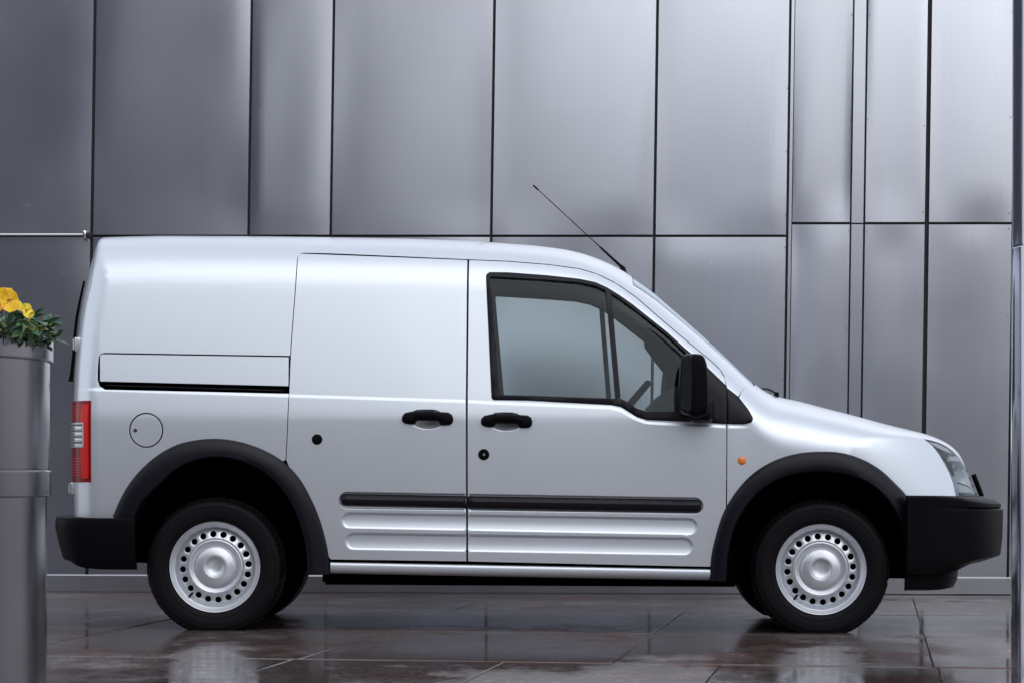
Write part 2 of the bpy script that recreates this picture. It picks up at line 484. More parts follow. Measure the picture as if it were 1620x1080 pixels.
XGL = np.arange(-1.2, 1.2, 0.018)
def feature_rows():
    rows = []
    for o in (-0.014, -0.0105, -0.007, -0.0035, 0.0, 0.0035, 0.008):
        x_ = np.arange(CRP[0, 0], CRP[-1, 0], 0.018); rows.append(np.stack([x_, np.interp(x_, CRP[:, 0], CRP[:, 1]) + o], -1))
    for (a, b, hl, hr), kind in PILLS:
        for f in ([0.0, 0.2, 0.4, 0.55, 0.66, 0.76, 0.83, 0.89, 0.94, 0.98, 1.02, 1.07]):
            if kind == 0 and f < 0.6: continue
            for s in (1, -1):
                xa, xb = a[0] + hl, b[0] - hr
                x = XGL[(XGL > xa + 0.006) & (XGL < xb - 0.006)]; x = np.concatenate([[xa], x, [xb]])
                t = (x - xa) / (xb - xa)
                zc = a[1] + (b[1] - a[1]) * (x - a[0]) / (b[0] - a[0])
                rows.append(np.stack([x, zc + s * f * (hl + (hr - hl) * t)], -1))
            for (c, h, sgn) in ((a, hl, -1), (b, hr, 1)):
                th = np.linspace(-90, 90, 15)
                cx = a[0] + hl if sgn < 0 else b[0] - hr
                cz = a[1] + (b[1] - a[1]) * (cx - a[0]) / (b[0] - a[0])
                rows.append(np.stack([cx + sgn * f * h * np.cos(np.radians(th)), cz + f * h * np.sin(np.radians(th))], -1))
    for bw in BOWLS:
        for f in (0.12, 0.3, 0.45, 0.6, 0.72, 0.82, 0.9, 0.95, 0.99, 1.03, 1.1):
            th = np.linspace(0, 2 * np.pi, 41)[:-1]
            rows.append(np.stack([bw[0] + 0.072 * f * np.cos(th), bw[1] + 0.034 * f * np.sin(th)], -1))
    return np.concatenate(rows)
FEAT = feature_rows()

def panel(name, poly, mat, parent, holes=(), side=1, step=0.03, off=0.0, bulge=None, flange=0.025, bev=0.0018, feats=True, extra=None, base=lat, edge_step=None, rings=()):
    """A sheet on the van's skin: poly is (x, z). bulge(d) raises it by the distance d from its edge. A rolled edge goes back by flange."""
    es = edge_step or step * 0.6
    loops = [densify(np.array(poly, float), es)] + [densify(np.array(h, float), es) for h in holes]
    if area(loops[0]) < 0: loops[0] = loops[0][::-1]
    for i in range(1, len(loops)):
        if area(loops[i]) > 0: loops[i] = loops[i][::-1]
    lo, hi = loops[0].min(0), loops[0].max(0)
    gx = np.arange(lo[0] + step * 0.5, hi[0], step); gzz = np.arange(lo[1] + step * 0.5, hi[1], step)
    pts = [np.stack(np.meshgrid(gx, gzz), -1).reshape(-1, 2)] if len(gx) and len(gzz) else []
    minfd = 0.0009
    cand = []
    if len(pts):
        g0 = pts[0]
        if feats: g0 = g0[~zone(g0)]
        cand.append((g0, step * 0.4))
    if feats:
        f = FEAT[(FEAT[:, 0] > lo[0]) & (FEAT[:, 0] < hi[0]) & (FEAT[:, 1] > lo[1]) & (FEAT[:, 1] < hi[1])]
        if len(f): cand.append((f, minfd))
    if extra is not None: cand.append((np.array(extra), minfd))
    for rg in rings:
        for L in loops:
            cand.append((offset_poly(L, rg) if area(L) > 0 else offset_poly(L[::-1], -rg), min(minfd, rg * 0.6)))
    good = []
    for c, md in cand:
        k = inside(c, loops[0])
        for h in loops[1:]: k &= ~inside(c, h)
        c = c[k]
        if not len(c): continue
        dd = np.min([poly_dist(c, L) for L in loops], 0)
        good.append(c[dd > md])
    inner = np.concatenate(good) if good else np.zeros((0, 2))
    if len(inner):  # drop near duplicates
        key = np.unique((inner / 0.0005).round().astype(int), axis=0, return_index=True)[1]
        inner = inner[np.sort(key)]
    allp = np.concatenate(loops + [inner])
    edges = []; s = 0
    for L in loops:
        edges += [(s + i, s + (i + 1) % len(L)) for i in range(len(L))]; s += len(L)
    vo, eo, fo, ov, oe, of = delaunay_2d_cdt([Vector(p) for p in allp], edges, [], 0, 1e-6)
    pv = np.array([(v.x, v.y) for v in vo])
    tri = np.array([f for f in fo if len(f) == 3])
    cen = pv[tri].mean(1)
    k = inside(cen, loops[0])
    for h in loops[1:]: k &= ~inside(cen, h)
    tri = tri[k]
    # keep the triangles counter-clockwise in (x, z): then the outside is towards -Y... fixed below by side
    a2 = (pv[tri[:, 1], 0] - pv[tri[:, 0], 0]) * (pv[tri[:, 2], 1] - pv[tri[:, 0], 1]) - (pv[tri[:, 2], 0] - pv[tri[:, 0], 0]) * (pv[tri[:, 1], 1] - pv[tri[:, 0], 1])
    tri = tri[np.abs(a2) > 1e-12]; a2 = a2[np.abs(a2) > 1e-12]
    tri[a2 < 0] = tri[a2 < 0][:, ::-1]
    def height(p):
        h = base(p[:, 0], p[:, 1]) + off
        if bulge is not None:
            d = np.min([poly_dist(p, L) for L in loops], 0)
            h = h + bulge(d)
        return h
    def nrm(p):
        x, z = p[:, 0], p[:, 1]; y = lat0(x, z)
        g = gradG(x, y, z); gy = np.maximum(g[:, 1], 1e-3)
        e = 0.0012
        def hh(q): 
            r = (base(q[:, 0], q[:, 1]) - lat0(q[:, 0], q[:, 1]))
            if bulge is not None:
                d = np.min([poly_dist(q, L) for L in loops], 0); ins = inside(q, loops[0])
                d = np.where(ins, d, 0); r = r + bulge(d)
            return r
        dx = (hh(p + [e, 0]) - hh(p - [e, 0])) / (2 * e); dz = (hh(p + [0, e]) - hh(p - [0, e])) / (2 * e)
        n = np.stack([g[:, 0] / gy - dx, np.ones(len(p)), g[:, 2] / gy - dz], -1)
        return n / np.linalg.norm(n, axis=1)[:, None]
    hv = height(pv); nv = nrm(pv)
    verts = [(p[0], h, p[1]) for p, h in zip(pv, hv)]
    norms = [n for n in nv]
    faces = [tuple(t) for t in tri]
    dark_rng = []; dark0 = len(faces)
    if flange > 0:
        for L in loops:
            n = len(L)
            e = np.roll(L, -1, 0) - np.roll(L, 1, 0); e /= np.linalg.norm(e, axis=1)[:, None] + 1e-12
            out = np.stack([e[:, 1], -e[:, 0]], -1)
            h = height(L); nn = nrm(L)
            b0 = len(verts)
            for j in range(n): verts.append((L[j][0], h[j], L[j][1])); norms.append(nn[j])
            for j in range(n):
                q = L[j] + out[j] * bev * 0.5
                verts.append((q[0], h[j] - bev, q[1])); norms.append(np.array([out[j][0], 0.25, out[j][1]]))
            for j in range(n):
                q = L[j] + out[j] * bev * 0.5
                verts.append((q[0], h[j] - flange, q[1])); norms.append(np.array([out[j][0], 0.0, out[j][1]]))
            for rI in (0, 1):
                if rI == 1: dark_rng.append((len(faces), len(faces) + n))
                for j in range(n):
                    a, b = b0 + rI * n + j, b0 + rI * n + (j + 1) % n
                    c, d = b0 + (rI + 1) * n + (j + 1) % n, b0 + (rI + 1) * n + j
                    faces.append((a, d, c, b))
    V = np.array(verts); N = np.array(norms)
    # skin space (x, lateral, z) -> parent space: near side (side=1) is towards the camera (-Y)
    V[:, 1] *= -side; N[:, 1] *= -side
    if side < 0: faces = [f[::-1] for f in faces]
    me = mesh(name, V, faces, N)
    o = link(name, me, mat, parent)
    if mat is M['paint'] and flange > 0:
        me.materials.append(M['dark'])
        mi = np.zeros(len(me.polygons), np.int32); mi[dark0:] = 1
        if len(me.polygons) == len(faces): 
            for a, b in dark_rng: mi[:] = mi
            mi[:] = 0
            for a, b in dark_rng: mi[a:b] = 1
            me.polygons.foreach_set('material_index', mi)
    return o

def ribbon(name, A, B, prof, mat, parent, side=1, base=lat0, n=60):
    """A band between two lines A and B (skin x, z); prof: (t across, height above the skin)"""
    def res(L):
        L = np.array(L, float); s = np.concatenate([[0], np.cumsum(np.linalg.norm(np.diff(L, axis=0), axis=1))])
        t = np.linspace(0, s[-1], n); return np.stack([np.interp(t, s, L[:, 0]), np.interp(t, s, L[:, 1])], -1)
    A, B = res(A), res(B)
    V, Fc = [], []
    m = len(prof)
    for i in range(n):
        for (t, h) in prof:
            p = A[i] * (1 - t) + B[i] * t
            y = float(base(np.array([p[0]]), np.array([p[1]]))[0]) + h
            V.append((p[0], -side * y, p[1]))
    for i in range(n - 1):
        for j in range(m - 1):
            f = (i * m + j, (i + 1) * m + j, (i + 1) * m + j + 1, i * m + j + 1)
            Fc.append(f)
    Fc.append(tuple(range(m))); Fc.append(tuple((n - 1) * m + j for j in range(m - 1, -1, -1)))
    bm = bmesh.new(); bv = [bm.verts.new(v) for v in V]
    for f in Fc:
        try: bm.faces.new([bv[i] for i in f])
        except ValueError: pass
    me = bm_mesh(bm, name, True, 50)
    return link(name, me, mat, parent)

def solve_z(x, y):
    """height of the skin above (x, y)"""
    lo = np.full(x.shape, 0.3); hi = zt(x) + 0.001
    for _ in range(40):
        m = (lo + hi) / 2; g = G(x, y, m); hi = np.where(g > 0, m, hi); lo = np.where(g > 0, lo, m)
    return (lo + hi) / 2
def solve_x(y, z, front=True):
    if front: lo = np.full(y.shape, 1.2); hi = xn(z) + 0.001
    else: lo = np.full(y.shape, -1.7); hi = xr(z) - 0.001
    for _ in range(40):
        m = (lo + hi) / 2; g = G(m, y, z); hi = np.where(g > 0, m, hi); lo = np.where(g > 0, lo, m)
    return (lo + hi) / 2
def grid_sheet(name, Xg, Yg, Zg, mat, parent, off=0.0, flange=0.015):
    nr, nc = Xg.shape
    g = gradG(Xg, Yg, Zg); s = np.sign(Yg); 
    n = g / (np.linalg.norm(g, axis=-1)[..., None] + 1e-12)
    Pp = np.stack([Xg, Yg, Zg], -1) + n * off
    V = Pp.reshape(-1, 3); N = n.reshape(-1, 3)
    V2 = (Pp - n * flange).reshape(-1, 3)
    faces = []
    idx = lambda i, j: i * nc + j
    for i in range(nr - 1):
        for j in range(nc - 1):
            faces.append((idx(i, j), idx(i, j + 1), idx(i + 1, j + 1), idx(i + 1, j)))
    # orientation check
    f = faces[len(faces) // 2]
    e1 = V[f[1]] - V[f[0]]; e2 = V[f[3]] - V[f[0]]
    flip = np.dot(np.cross(e1, e2), N[f[0]]) < 0
    if flip: faces = [q[::-1] for q in faces]
    border = [idx(0, j) for j in range(nc)] + [idx(i, nc - 1) for i in range(1, nr)] + [idx(nr - 1, j) for j in range(nc - 2, -1, -1)] + [idx(i, 0) for i in range(nr - 2, 0, -1)]
    base = len(V); Vb = V[border]; Vc = V2[border]
    nb = len(border)
    cen = V.mean(0)
    Nb = []
    for k in range(nb):
        d = Vb[k] - Vb[k - 1]; nn = np.cross(d, N[border[k]]); 
        if np.dot(nn, Vb[k] - cen) < 0: nn = -nn
        Nb.append(nn / (np.linalg.norm(nn) + 1e-9))
    Va = np.concatenate([V, Vb, Vc]); Na = np.concatenate([N, np.array(Nb), np.array(Nb)])
    for k in range(nb):
        a, b = base + k, base + (k + 1) % nb
        faces.append((a, b, b + nb, a + nb) if flip else (a, a + nb, b + nb, b))
    Va = Va.copy(); Na = Na.copy()
    Va[:, 1] *= -1; Na[:, 1] *= -1
    faces = [q[::-1] for q in faces]
    me = mesh(name, Va, faces, Na)
    o = link(name, me, mat, parent)
    if mat is M['paint'] and len(me.polygons) == len(faces):
        me.materials.append(M['dark']); mi = np.zeros(len(faces), np.int32); mi[len(faces) - nb:] = 1
        me.polygons.foreach_set('material_index', mi)
    return o
#---MATH-END---

# ------------------------------------------------------------------ ground
def ground_mat(name, base, base2, wet=(0.045, 0.42), seedv=0.0):
    m, nt, b = new_mat(name)
    L = nt.links.new
    geo = nt.nodes.new('ShaderNodeNewGeometry'); oi = nt.nodes.new('ShaderNodeObjectInfo')
    def noise(scale, det, rough=0.6, stretch=(1, 1, 1), loc=(0, 0, 0)):
        mp = nt.nodes.new('ShaderNodeMapping'); mp.inputs['Scale'].default_value = stretch; mp.inputs['Location'].default_value = loc
        L(geo.outputs['Position'], mp.inputs['Vector'])
        n = nt.nodes.new('ShaderNodeTexNoise'); n.inputs['Scale'].default_value = scale; n.inputs['Detail'].default_value = det; n.inputs['Roughness'].default_value = rough
        L(mp.outputs[0], n.inputs['Vector']); return n.outputs['Fac']
    big = noise(0.9, 7, 0.6, (1, 0.55, 1), (seedv, 3, 0)); fine = noise(55, 6, 0.75); mid = noise(6.0, 8, 0.7, (1, 0.5, 1), (5, 1, 0)); red = noise(1.7, 5, 0.7, loc=(9, 2, 4))
    def rng(x, a, c, lo=0.0, hi=1.0):
        r = nt.nodes.new('ShaderNodeMapRange'); r.inputs['From Min'].default_value = a; r.inputs['From Max'].default_value = c
        r.inputs['To Min'].default_value = lo; r.inputs['To Max'].default_value = hi; L(x, r.inputs['Value']); return r.outputs[0]
    def mix(f, a, c):
        x = nt.nodes.new('ShaderNodeMix'); x.data_type = 'RGBA'
        L(f, x.inputs[0]) 
        for s, v in ((6, a), (7, c)):
            if isinstance(v, tuple): x.inputs[s].default_value = (*v, 1)
            else: L(v, x.inputs[s])
        return x.outputs[2]
    def math_(op, a, c):
        x = nt.nodes.new('ShaderNodeMath'); x.operation = op; x.use_clamp = True
        for s, v in ((0, a), (1, c)):
            if isinstance(v, (int, float)): x.inputs[s].default_value = v
            else: L(v, x.inputs[s])
        return x.outputs[0]
    c = mix(rng(mid, 0.3, 0.7), base, base2)
    c = mix(rng(fine, 0.35, 0.7), c, tuple(x * 1.9 for x in base2))
    c = mix(math_('MULTIPLY', rng(red, 0.44, 0.64), 0.8), c, (0.105, 0.046, 0.034))
    hv = nt.nodes.new('ShaderNodeHueSaturation'); L(rng(oi.outputs['Random'], 0, 1, 0.78, 1.2), hv.inputs['Value']); L(c, hv.inputs['Color'])
    L(hv.outputs[0], b.inputs['Base Color'])
    w = rng(math_('ADD', math_('MULTIPLY', big, 0.65), math_('MULTIPLY', mid, 0.35)), 0.47, 0.68)
    w2 = math_('ADD', w, math_('MULTIPLY', rng(fine, 0.4, 0.75), 0.35))
    L(rng(w2, 0, 1.2, wet[0], wet[1]), b.inputs['Roughness'])
    b.inputs['Specular IOR Level'].default_value = 0.62
    bp = nt.nodes.new('ShaderNodeBump'); bp.inputs['Distance'].default_value = 0.0025
    L(rng(w, 0, 1, 0.03, 0.40), bp.inputs['Strength'])
    hsum = math_('ADD', math_('MULTIPLY', fine, 0.5), math_('MULTIPLY', noise(14, 5, 0.6), 0.5))
    L(hsum, bp.inputs['Height']); L(bp.outputs[0], b.inputs['Normal'])
    return m
M['slab'] = ground_mat('wet_stone', (0.052, 0.043, 0.041), (0.100, 0.087, 0.086))
M['ground'] = ground_mat('wet_ground', (0.05, 0.048, 0.05), (0.085, 0.08, 0.084), (0.2, 0.55))

ROT = R(-6.3)
def slab_frame(s, t):         # s across, t away from the camera
    c, sn = math.cos(ROT), math.sin(ROT)
    return (s * c - t * sn, s * sn + t * c)
DZ = 0.012
bm = bmesh.new()
SS = [-1500, -12.0, 9.44, 1500]; 
ex = 1500
vs = [bm.verts.new((x, y, gz(x) - 0.028)) for x, y in ((-ex, -ex), (ex, -ex), (ex, ex), (-ex, ex))]
bm.faces.new(vs)
ground = link('ground', bm_mesh(bm, 'ground'), M['ground'])
tag(ground, kind='structure')

SLABW = 1.18
T_ROWS = [7.0, 9.05, 11.10, 13.15, 15.2, 17.42]
def slab(s0, s1, t0, t1):
    g = 0.0022 + random.random() * 0.0016; ch = 0.0025
    dz = random.uniform(-0.0016, 0.0016); sx = random.uniform(-0.0007, 0.0007); sy = random.uniform(-0.0007, 0.0007)
    vs = []
    cx, cy = (s0 + s1) / 2, (t0 + t1) / 2
    dz += 0.0035 if t0 > 11.0 else 0.0
    for lvl, ins in ((-0.030, g), (-ch, g), (0.0, g + ch)):
        for (s, t) in ((s0 + ins, t0 + ins), (s1 - ins, t0 + ins), (s1 - ins, t1 - ins), (s0 + ins, t1 - ins)):
            x, y = slab_frame(s, t)
            vs.append((x, y, gz(x) + lvl + dz * (lvl > -0.02) + ((s - cx) * sx + (t - cy) * sy) * (lvl > -0.02)))
    fs = [(8, 9, 10, 11)]
    for k in range(4):
        a, b = k, (k + 1) % 4
        fs += [(a, b, b + 4, a + 4), (a + 4, b + 4, b + 8, a + 8)]
    o = link('paving_slab', mesh('paving_slab', vs, fs, smooth=False), M['slab'], ground)
    return o
for r in range(len(T_ROWS) - 1):
    main = T_ROWS[r] > 11.0
    sw_ = SLABW if main else 0.80
    off = -0.966 if main else -0.57 - 0.3 * r * (T_ROWS[r] < 9)
    for k in range(-5, 6) if main else range(-6, 8):
        slab(off + k * sw_, off + (k + 1) * sw_, T_ROWS[r], T_ROWS[r + 1])

# ------------------------------------------------------------------ the steel wall behind
YW = 17.30
def wx(u): return (u - UX) * YW / F
def wz(v): return CH - (v - VH) * YW / F
wall = empty('steel_wall', (0, YW, 0), 'tall wall clad in brushed stainless steel sheets behind the parked van', 'wall')
LEAN = 0.0145
def wq(u, v): return wx(u - LEAN * v), wz(v)
pn = 0
def wall_panel(u0, u1, v0, v1, amp=1.0, depth=0.0, name='wall_panel', mat=None, edge=1.0):
    """u at the top of the picture; v0 top, v1 bottom"""
    rnd = random.Random(int(u0 * 7 + v0 * 13))
    wpx = u1 - u0
    nx, nz = (16, 28) if wpx > 60 else (2, 2)
    ph = [rnd.uniform(0, 6.28) for _ in range(6)]
    vs = []
    for j in range(nz + 1):
        for i in range(nx + 1):
            s, t = i / nx, j / nz
            x, z = wq(u0 + (u1 - u0) * s, v0 + (v1 - v0) * t)
            d = 0.0
            if wpx > 60:
                bx = 4 * s * (1 - s); bz = 4 * t * (1 - t)
                d = 0.0034 * amp * (math.sin(2.2 * s + ph[0]) * math.sin(3.0 * t + ph[1]) + 0.5 * math.sin(5.5 * s + ph[2] + 2 * t) * math.sin(4 * t + ph[3])) * min(1, 3 * bx) * min(1, 4 * bz)
                d += 0.0028 * edge * (math.exp(-s * wpx / 22) + math.exp(-(1 - s) * wpx / 22))
                d += 0.0004 * (math.exp(-t * 40) + math.exp(-(1 - t) * 40))
            vs.append((x, d + depth, z))
    fs = []
    w = nx + 1
    for j in range(nz):
        for i in range(nx):
            fs.append((j * w + i, (j + 1) * w + i, (j + 1) * w + i + 1, j * w + i + 1))
    nb = len(vs)
    bd = [i for i in range(w)] + [j * w + nx for j in range(1, nz + 1)] + [nz * w + i for i in range(nx - 1, -1, -1)] + [j * w for j in range(nz - 1, 0, -1)]
    cx = sum(v[0] for v in vs) / nb; cz = sum(v[2] for v in vs) / nb
    n = len(bd)
    for k in bd:
        x, y, z = vs[k]; vs.append((x, y, z))
    for k in bd:
        x, y, z = vs[k]; vs.append((x + (0.0015 if x > cx else -0.0015) * 0.5, y + 0.022, z))
    for k in range(n):
        a, b = nb + k, nb + (k + 1) % n
        fs.append((a, b, b + n, a + n))
    me = mesh(name, vs, fs)
    bm = bmesh.new(); bm.from_mesh(me); bmesh.ops.recalc_face_normals(bm, faces=bm.faces[:]); 
    bm.to_mesh(me); bm.free()
    me.polygons.foreach_set('use_smooth', [True] * len(me.polygons))
    # the sheet must face the camera
    if me.polygons[0].normal.y > 0: me.flip_normals()
    return link(name, me, mat or M['steel'], wall)

# joints: position at the top of the picture and width
J = [(-880, 5), (-625, 5), (-370, 5), (-110, 5), (150.5, 5.0), (398.5, 4.2), (528.5, 4.2), (782.5, 4.4), (1040.5, 4.6), (1250.5, 3.6)]
for i in range(len(J) - 1):
    a = J[i][0] + J[i][1] / 2; b = J[i + 1][0] - J[i + 1][1] / 2
    hv = 373.5
    wall_panel(a, b, hv + 2, 917); wall_panel(a, b, -290, hv - 2); wall_panel(a, b, -950, -294)
wall_panel(1252.8, 1257.4, -950, 917, depth=0.006, name='cover_strip')
J2 = [(1258.6, 0), (1351.0, 3.0), (1372.5, 3.0), (1471.5, 7.0), (1607.5, 4.0), (1850, 5), (2100, 5), (2350, 5)]
for i in range(len(J2) - 1):
    a = J2[i][0] + J2[i][1] / 2; b = J2[i + 1][0] - J2[i + 1][1] / 2
    if i == 1:
        for (p, q) in ((355.0, 917), (-312, 352.5), (-950, -314)): wall_panel(a, b, p, q, depth=0.008, name='cover_strip')
        continue
    for (p, q) in ((355.5, 917), (-310, 351.5), (-950, -314)): wall_panel(a, b, p, q, edge=0.6)
b_ = box('wall_backing', wx(-900), wx(2360), 0.026, 0.20, -0.1, wz(-950), M['joint'], wall)
# plinth along the foot of the wall
def plinth():
    xs = np.linspace(wx(-880), wx(2350), 14)
    prof = [(-0.002, 0.118), (-0.030, 0.116), (-0.034, 0.110), (-0.034, 0.020), (-0.026, 0.016), (-0.026, -0.03)]
    vs = [(x, y, (z if z < 0 else z) + (gz(x) if z < 0.02 else gz(x) * 0.55)) for x in xs for (y, z) in prof]
    m = len(prof); fs = [(i * m + j, (i + 1) * m + j, (i + 1) * m + j + 1, i * m + j + 1) for i in range(len(xs) - 1) for j in range(m - 1)]
    me = mesh('plinth', vs, fs, smooth=False)
    if me.polygons[2].normal.y > 0: me.flip_normals()
    return link('plinth', me, M['plinth'], wall)
plinth()
# rivets beside the narrow joints
for (u, lst) in ((1247.5, [140, 240, 340, 392, 470, 600]), (1348.2, [24, 190, 366, 520]), (1376.0, [24, 190, 366, 520]), (1465, [200, 336]), (1601.5, [20, 186, 338, 362, 500, 720])):
    for v in lst:
        x, z = wq(u, v)
        me = lathe('rivet', [(0.0, 0.003), (0.003, 0.002), (0.0036, 0.0)], 8, axis='Y')
        link('rivet', me, M['joint'], wall, (x, -0.001, z))
# thin pale rod on the left with its clamp
rod = empty('rail_rod', (wx(60), YW - 0.05, wz(372.5)), 'thin pale metal rod fixed along the steel wall with a clamp, above the planter', 'rod')
tube('rod', [(wx(-700) - wx(60), 0, 0), (wx(136) - wx(60), 0, 0)], 0.0062, M['pale'], rod, 12)
box('clamp', wx(134) - wx(60), wx(138.5) - wx(60), -0.02, 0.047, -0.022, 0.022, M['chrome'], rod, 0.003)
box('clamp_arm', wx(138.5) - wx(60), wx(146) - wx(60), 0.0, 0.047, -0.013, 0.013, M['joint'], rod, 0.002)

# ------------------------------------------------------------------ the van
van = empty('panel_van', (0, Y0, 0), 'silver panel van with black bumpers and plain steel wheels parked side-on on the wet paving', 'van')
GAP = 0.0062
SEAM = [(470, 400), (520, 401), (640, 406), (741, 410.5), (803, 413), (866, 418), (916, 424.5), (945, 433), (976, 448.5), (1008, 471), (1039, 498), (1071, 525.5), (1102, 551), (1124, 569), (1140, 584), (1147.5, 597), (1150.5, 614)]
SEAMP = P(SEAM)
XH = 0.40                         # windscreen header
XC = 0.945                        # foot of the windscreen
XS = -2.02                        # rear end of the roof sheet
YR = 0.68                         # the roof's edge behind the doors
XQ = P([(484, 399)])[0][0]
YWIN = 0.66
pill_low = P([(1150.5, 614), (1160, 621), (1169, 627)])
def side_edge(x):                 # lateral position of the roof's / pillar's lower edge
    zz = np.interp(x, SEAMP[:, 0], SEAMP[:, 1])
    y = lat0(x, zz)
    y = np.where(x < XQ, YR, y)
    return y
def nx_(a, b, n): return np.linspace(a, b, n)
# roof
xs = np.unique(np.concatenate([nx_(XS, XS + 0.2, 20), nx_(XS + 0.2, XQ - 1e-4, 36), nx_(XQ + 1e-4, XH, 50)]))
ye = side_edge(xs); ROOFX = xs.copy()
tt = np.sin(np.linspace(-1, 1, 49) * math.pi / 2)
Xg = np.repeat(xs[:, None], len(tt), 1); Yg = ye[:, None] * tt[None]; Zg = solve_z(Xg, np.abs(Yg))
roof = grid_sheet('roof', Xg, Yg, Zg, M['paint'], van)
# windscreen and its black edge, pillars
xs = nx_(XH + 0.004, XC, 40); tt = np.linspace(-1, 1, 25)
Xg = np.repeat(xs[:, None], len(tt), 1); Yg = (YWIN - 0.012) * tt[None] + 0 * Xg; Zg = solve_z(Xg, np.abs(Yg))
grid_sheet('windscreen', Xg, Yg, Zg, M['screen'], van, off=-0.002, flange=0.004)
for s in (1, -1):
    tt = np.linspace(0, 1, 4); Xg = np.repeat(xs[:, None], 4, 1); Yg = s * (YWIN - 0.012 + 0.009 * tt[None]) + 0 * Xg; Zg = solve_z(Xg, np.abs(Yg))
    grid_sheet('windscreen_seal', Xg, Yg, Zg, M['rubber'], van, off=-0.001, flange=0.006)
    xp = nx_(XH, XC, 46)
    lowx = np.concatenate([SEAMP[:-1, 0], pill_low[:, 0]]); lowz = np.concatenate([SEAMP[:-1, 1], pill_low[:, 1]])
    ylow = np.where(xp < pill_low[-1, 0], lat0(xp, np.interp(xp, lowx, lowz)), 0)
    kx = pill_low[-1, 0]; yk = float(lat0(np.array([kx]), np.array([pill_low[-1, 1]]))[0])
    ylow = np.where(xp < kx, ylow, yk + (YWIN + 0.01 - yk) * np.clip((xp - kx) / (XC - kx), 0, 1))
    tt = np.linspace(0, 1, 14)
    Xg = np.repeat(xp[:, None], 14, 1); Yg = s * (YWIN + (ylow[:, None] - YWIN) * tt[None]); Zg = solve_z(Xg, np.abs(Yg))
    grid_sheet('windscreen_pillar', Xg, Yg, Zg, M['paint'], van)
# rear doors: two leaves
for s in (1, -1):
    yy = s * np.linspace(0.003, YR - 0.004, 22); n = 40
    ztop = solve_z(np.full(yy.shape, XS), np.abs(yy)) - 0.006
    Zg = 0.50 + (ztop[:, None] - 0.50) * np.linspace(0, 1, n)[None]; Yg = np.repeat(yy[:, None], n, 1); Xg = solve_x(np.abs(Yg), Zg, False)
    rd = grid_sheet('rear_door', Xg, Yg, Zg, M['paint'], van)
    for zc in (1.30, 0.62):
        xx = float(solve_x(np.array([0.64]), np.array([zc]), False)[0])
        # the hinges stand out at the corner
        pass
# front edge of the bonnet
HL = [(1462, 694.5), (1472, 696.5), (1484, 700), (1496, 706), (1506, 713.5), (1514, 722.5), (1520, 733), (1524, 742)]
hlx, hlz = [], []
for i, (u, v) in enumerate(HL):
    a, b = wpt(u, v, 13.43 + 0.30 * i / 7); hlx.append(a); hlz.append(b)
hlx, hlz = np.array(hlx), np.array(hlz)
XB = hlx[0]; XE = hlx[-1]
def bon_edge(x):
    y1 = np.clip(lat0(x, np.interp(x, hlx, hlz)), 0.30, 0.70)
    yb0 = float(np.clip(lat0(np.array([XB]), np.array([hlz[0]]))[0], 0.3, 0.7))
    return np.where(x < XB, 0.60 + (yb0 - 0.60) * smooth01((x - XB + 0.25) / 0.25), y1)
xs = np.concatenate([nx_(XC + 0.006, XB, 40)[:-1], nx_(XB, XE, 26)])
ye = bon_edge(xs) - 0.003
tt = np.linspace(-1, 1, 41)
Xg = np.repeat(xs[:, None], len(tt), 1); Yg = ye[:, None] * tt[None]; Zg = solve_z(Xg, np.abs(Yg))
bonnet = grid_sheet('bonnet', Xg, Yg, Zg, M['paint'], van)
# grille between the lamps
yy = np.linspace(-0.34, 0.34, 29); n = 16
ztop = solve_z(np.full(yy.shape, XE), np.abs(yy)) - 0.008
Zg = 0.585 + (ztop[:, None] - 0.585) * np.linspace(0, 1, n)[None]; Yg = np.repeat(yy[:, None], n, 1); Xg = solve_x(np.abs(Yg), Zg, True)
gr = grid_sheet('grille', Xg, Yg, Zg, M['black'], van, off=-0.01)
for k in range(4):
    z0 = 0.61 + 0.035 * k
    pts = [(float(solve_x(np.array([abs(y)]), np.array([z0]), True)[0]) - 0.004, -y, z0) for y in np.linspace(-0.33, 0.33, 15)]
    tube('grille_bar', pts, 0.007, M['black'], gr, 6)
# raised surround of the grille: the black wedge at the nose
for s in (1, -1):
    pts = []
    for z0 in np.linspace(0.598, 0.70, 8):
        pts.append((float(solve_x(np.array([0.20]), np.array([z0]), True)[0]) + 0.030, -s * 0.20, z0))
    tube('grille_surround', pts, 0.012, M['black'], gr, 8)

ARO = [(179, 814.5), (191, 787), (204.5, 764), (228, 736.7), (255, 715.3), (282, 701.7), (313.4, 694.7), (344.5, 693), (375.6, 697), (406.7, 706.3), (430, 717), (451.4, 731.5), (472.8, 754), (492, 787), (504, 814.5), (513.7, 845.6), (519.5, 872.8), (522, 907.8)]
ARI = [(206, 893), (207, 853), (213, 822), (226, 793), (255, 764), (282, 740.6), (313, 727), (348, 723), (383, 729.7), (418, 746.4), (441.7, 767.8), (465, 802.8), (476.7, 834), (484.5, 869), (486.5, 907.8)]
AFO = [(1122.4, 918.6), (1125, 878), (1132.6, 845), (1144.8, 808.6), (1165, 776), (1189.7, 749.5), (1218, 731), (1255, 718), (1295.6, 713.6), (1332, 715.7), (1365, 726), (1393.4, 742.6), (1418, 765.8), (1435, 784), (1446, 812), (1450, 850), (1450, 911)]
AFI = [(1149, 918.6), (1153, 869.7), (1161, 837), (1177.4, 804.5), (1202, 776), (1234.5, 755.6), (1271, 746.6), (1308, 745.4), (1344.5, 751.5), (1377, 765.8), (1401.6, 788), (1422, 821), (1434, 861.6), (1436, 910.5)]
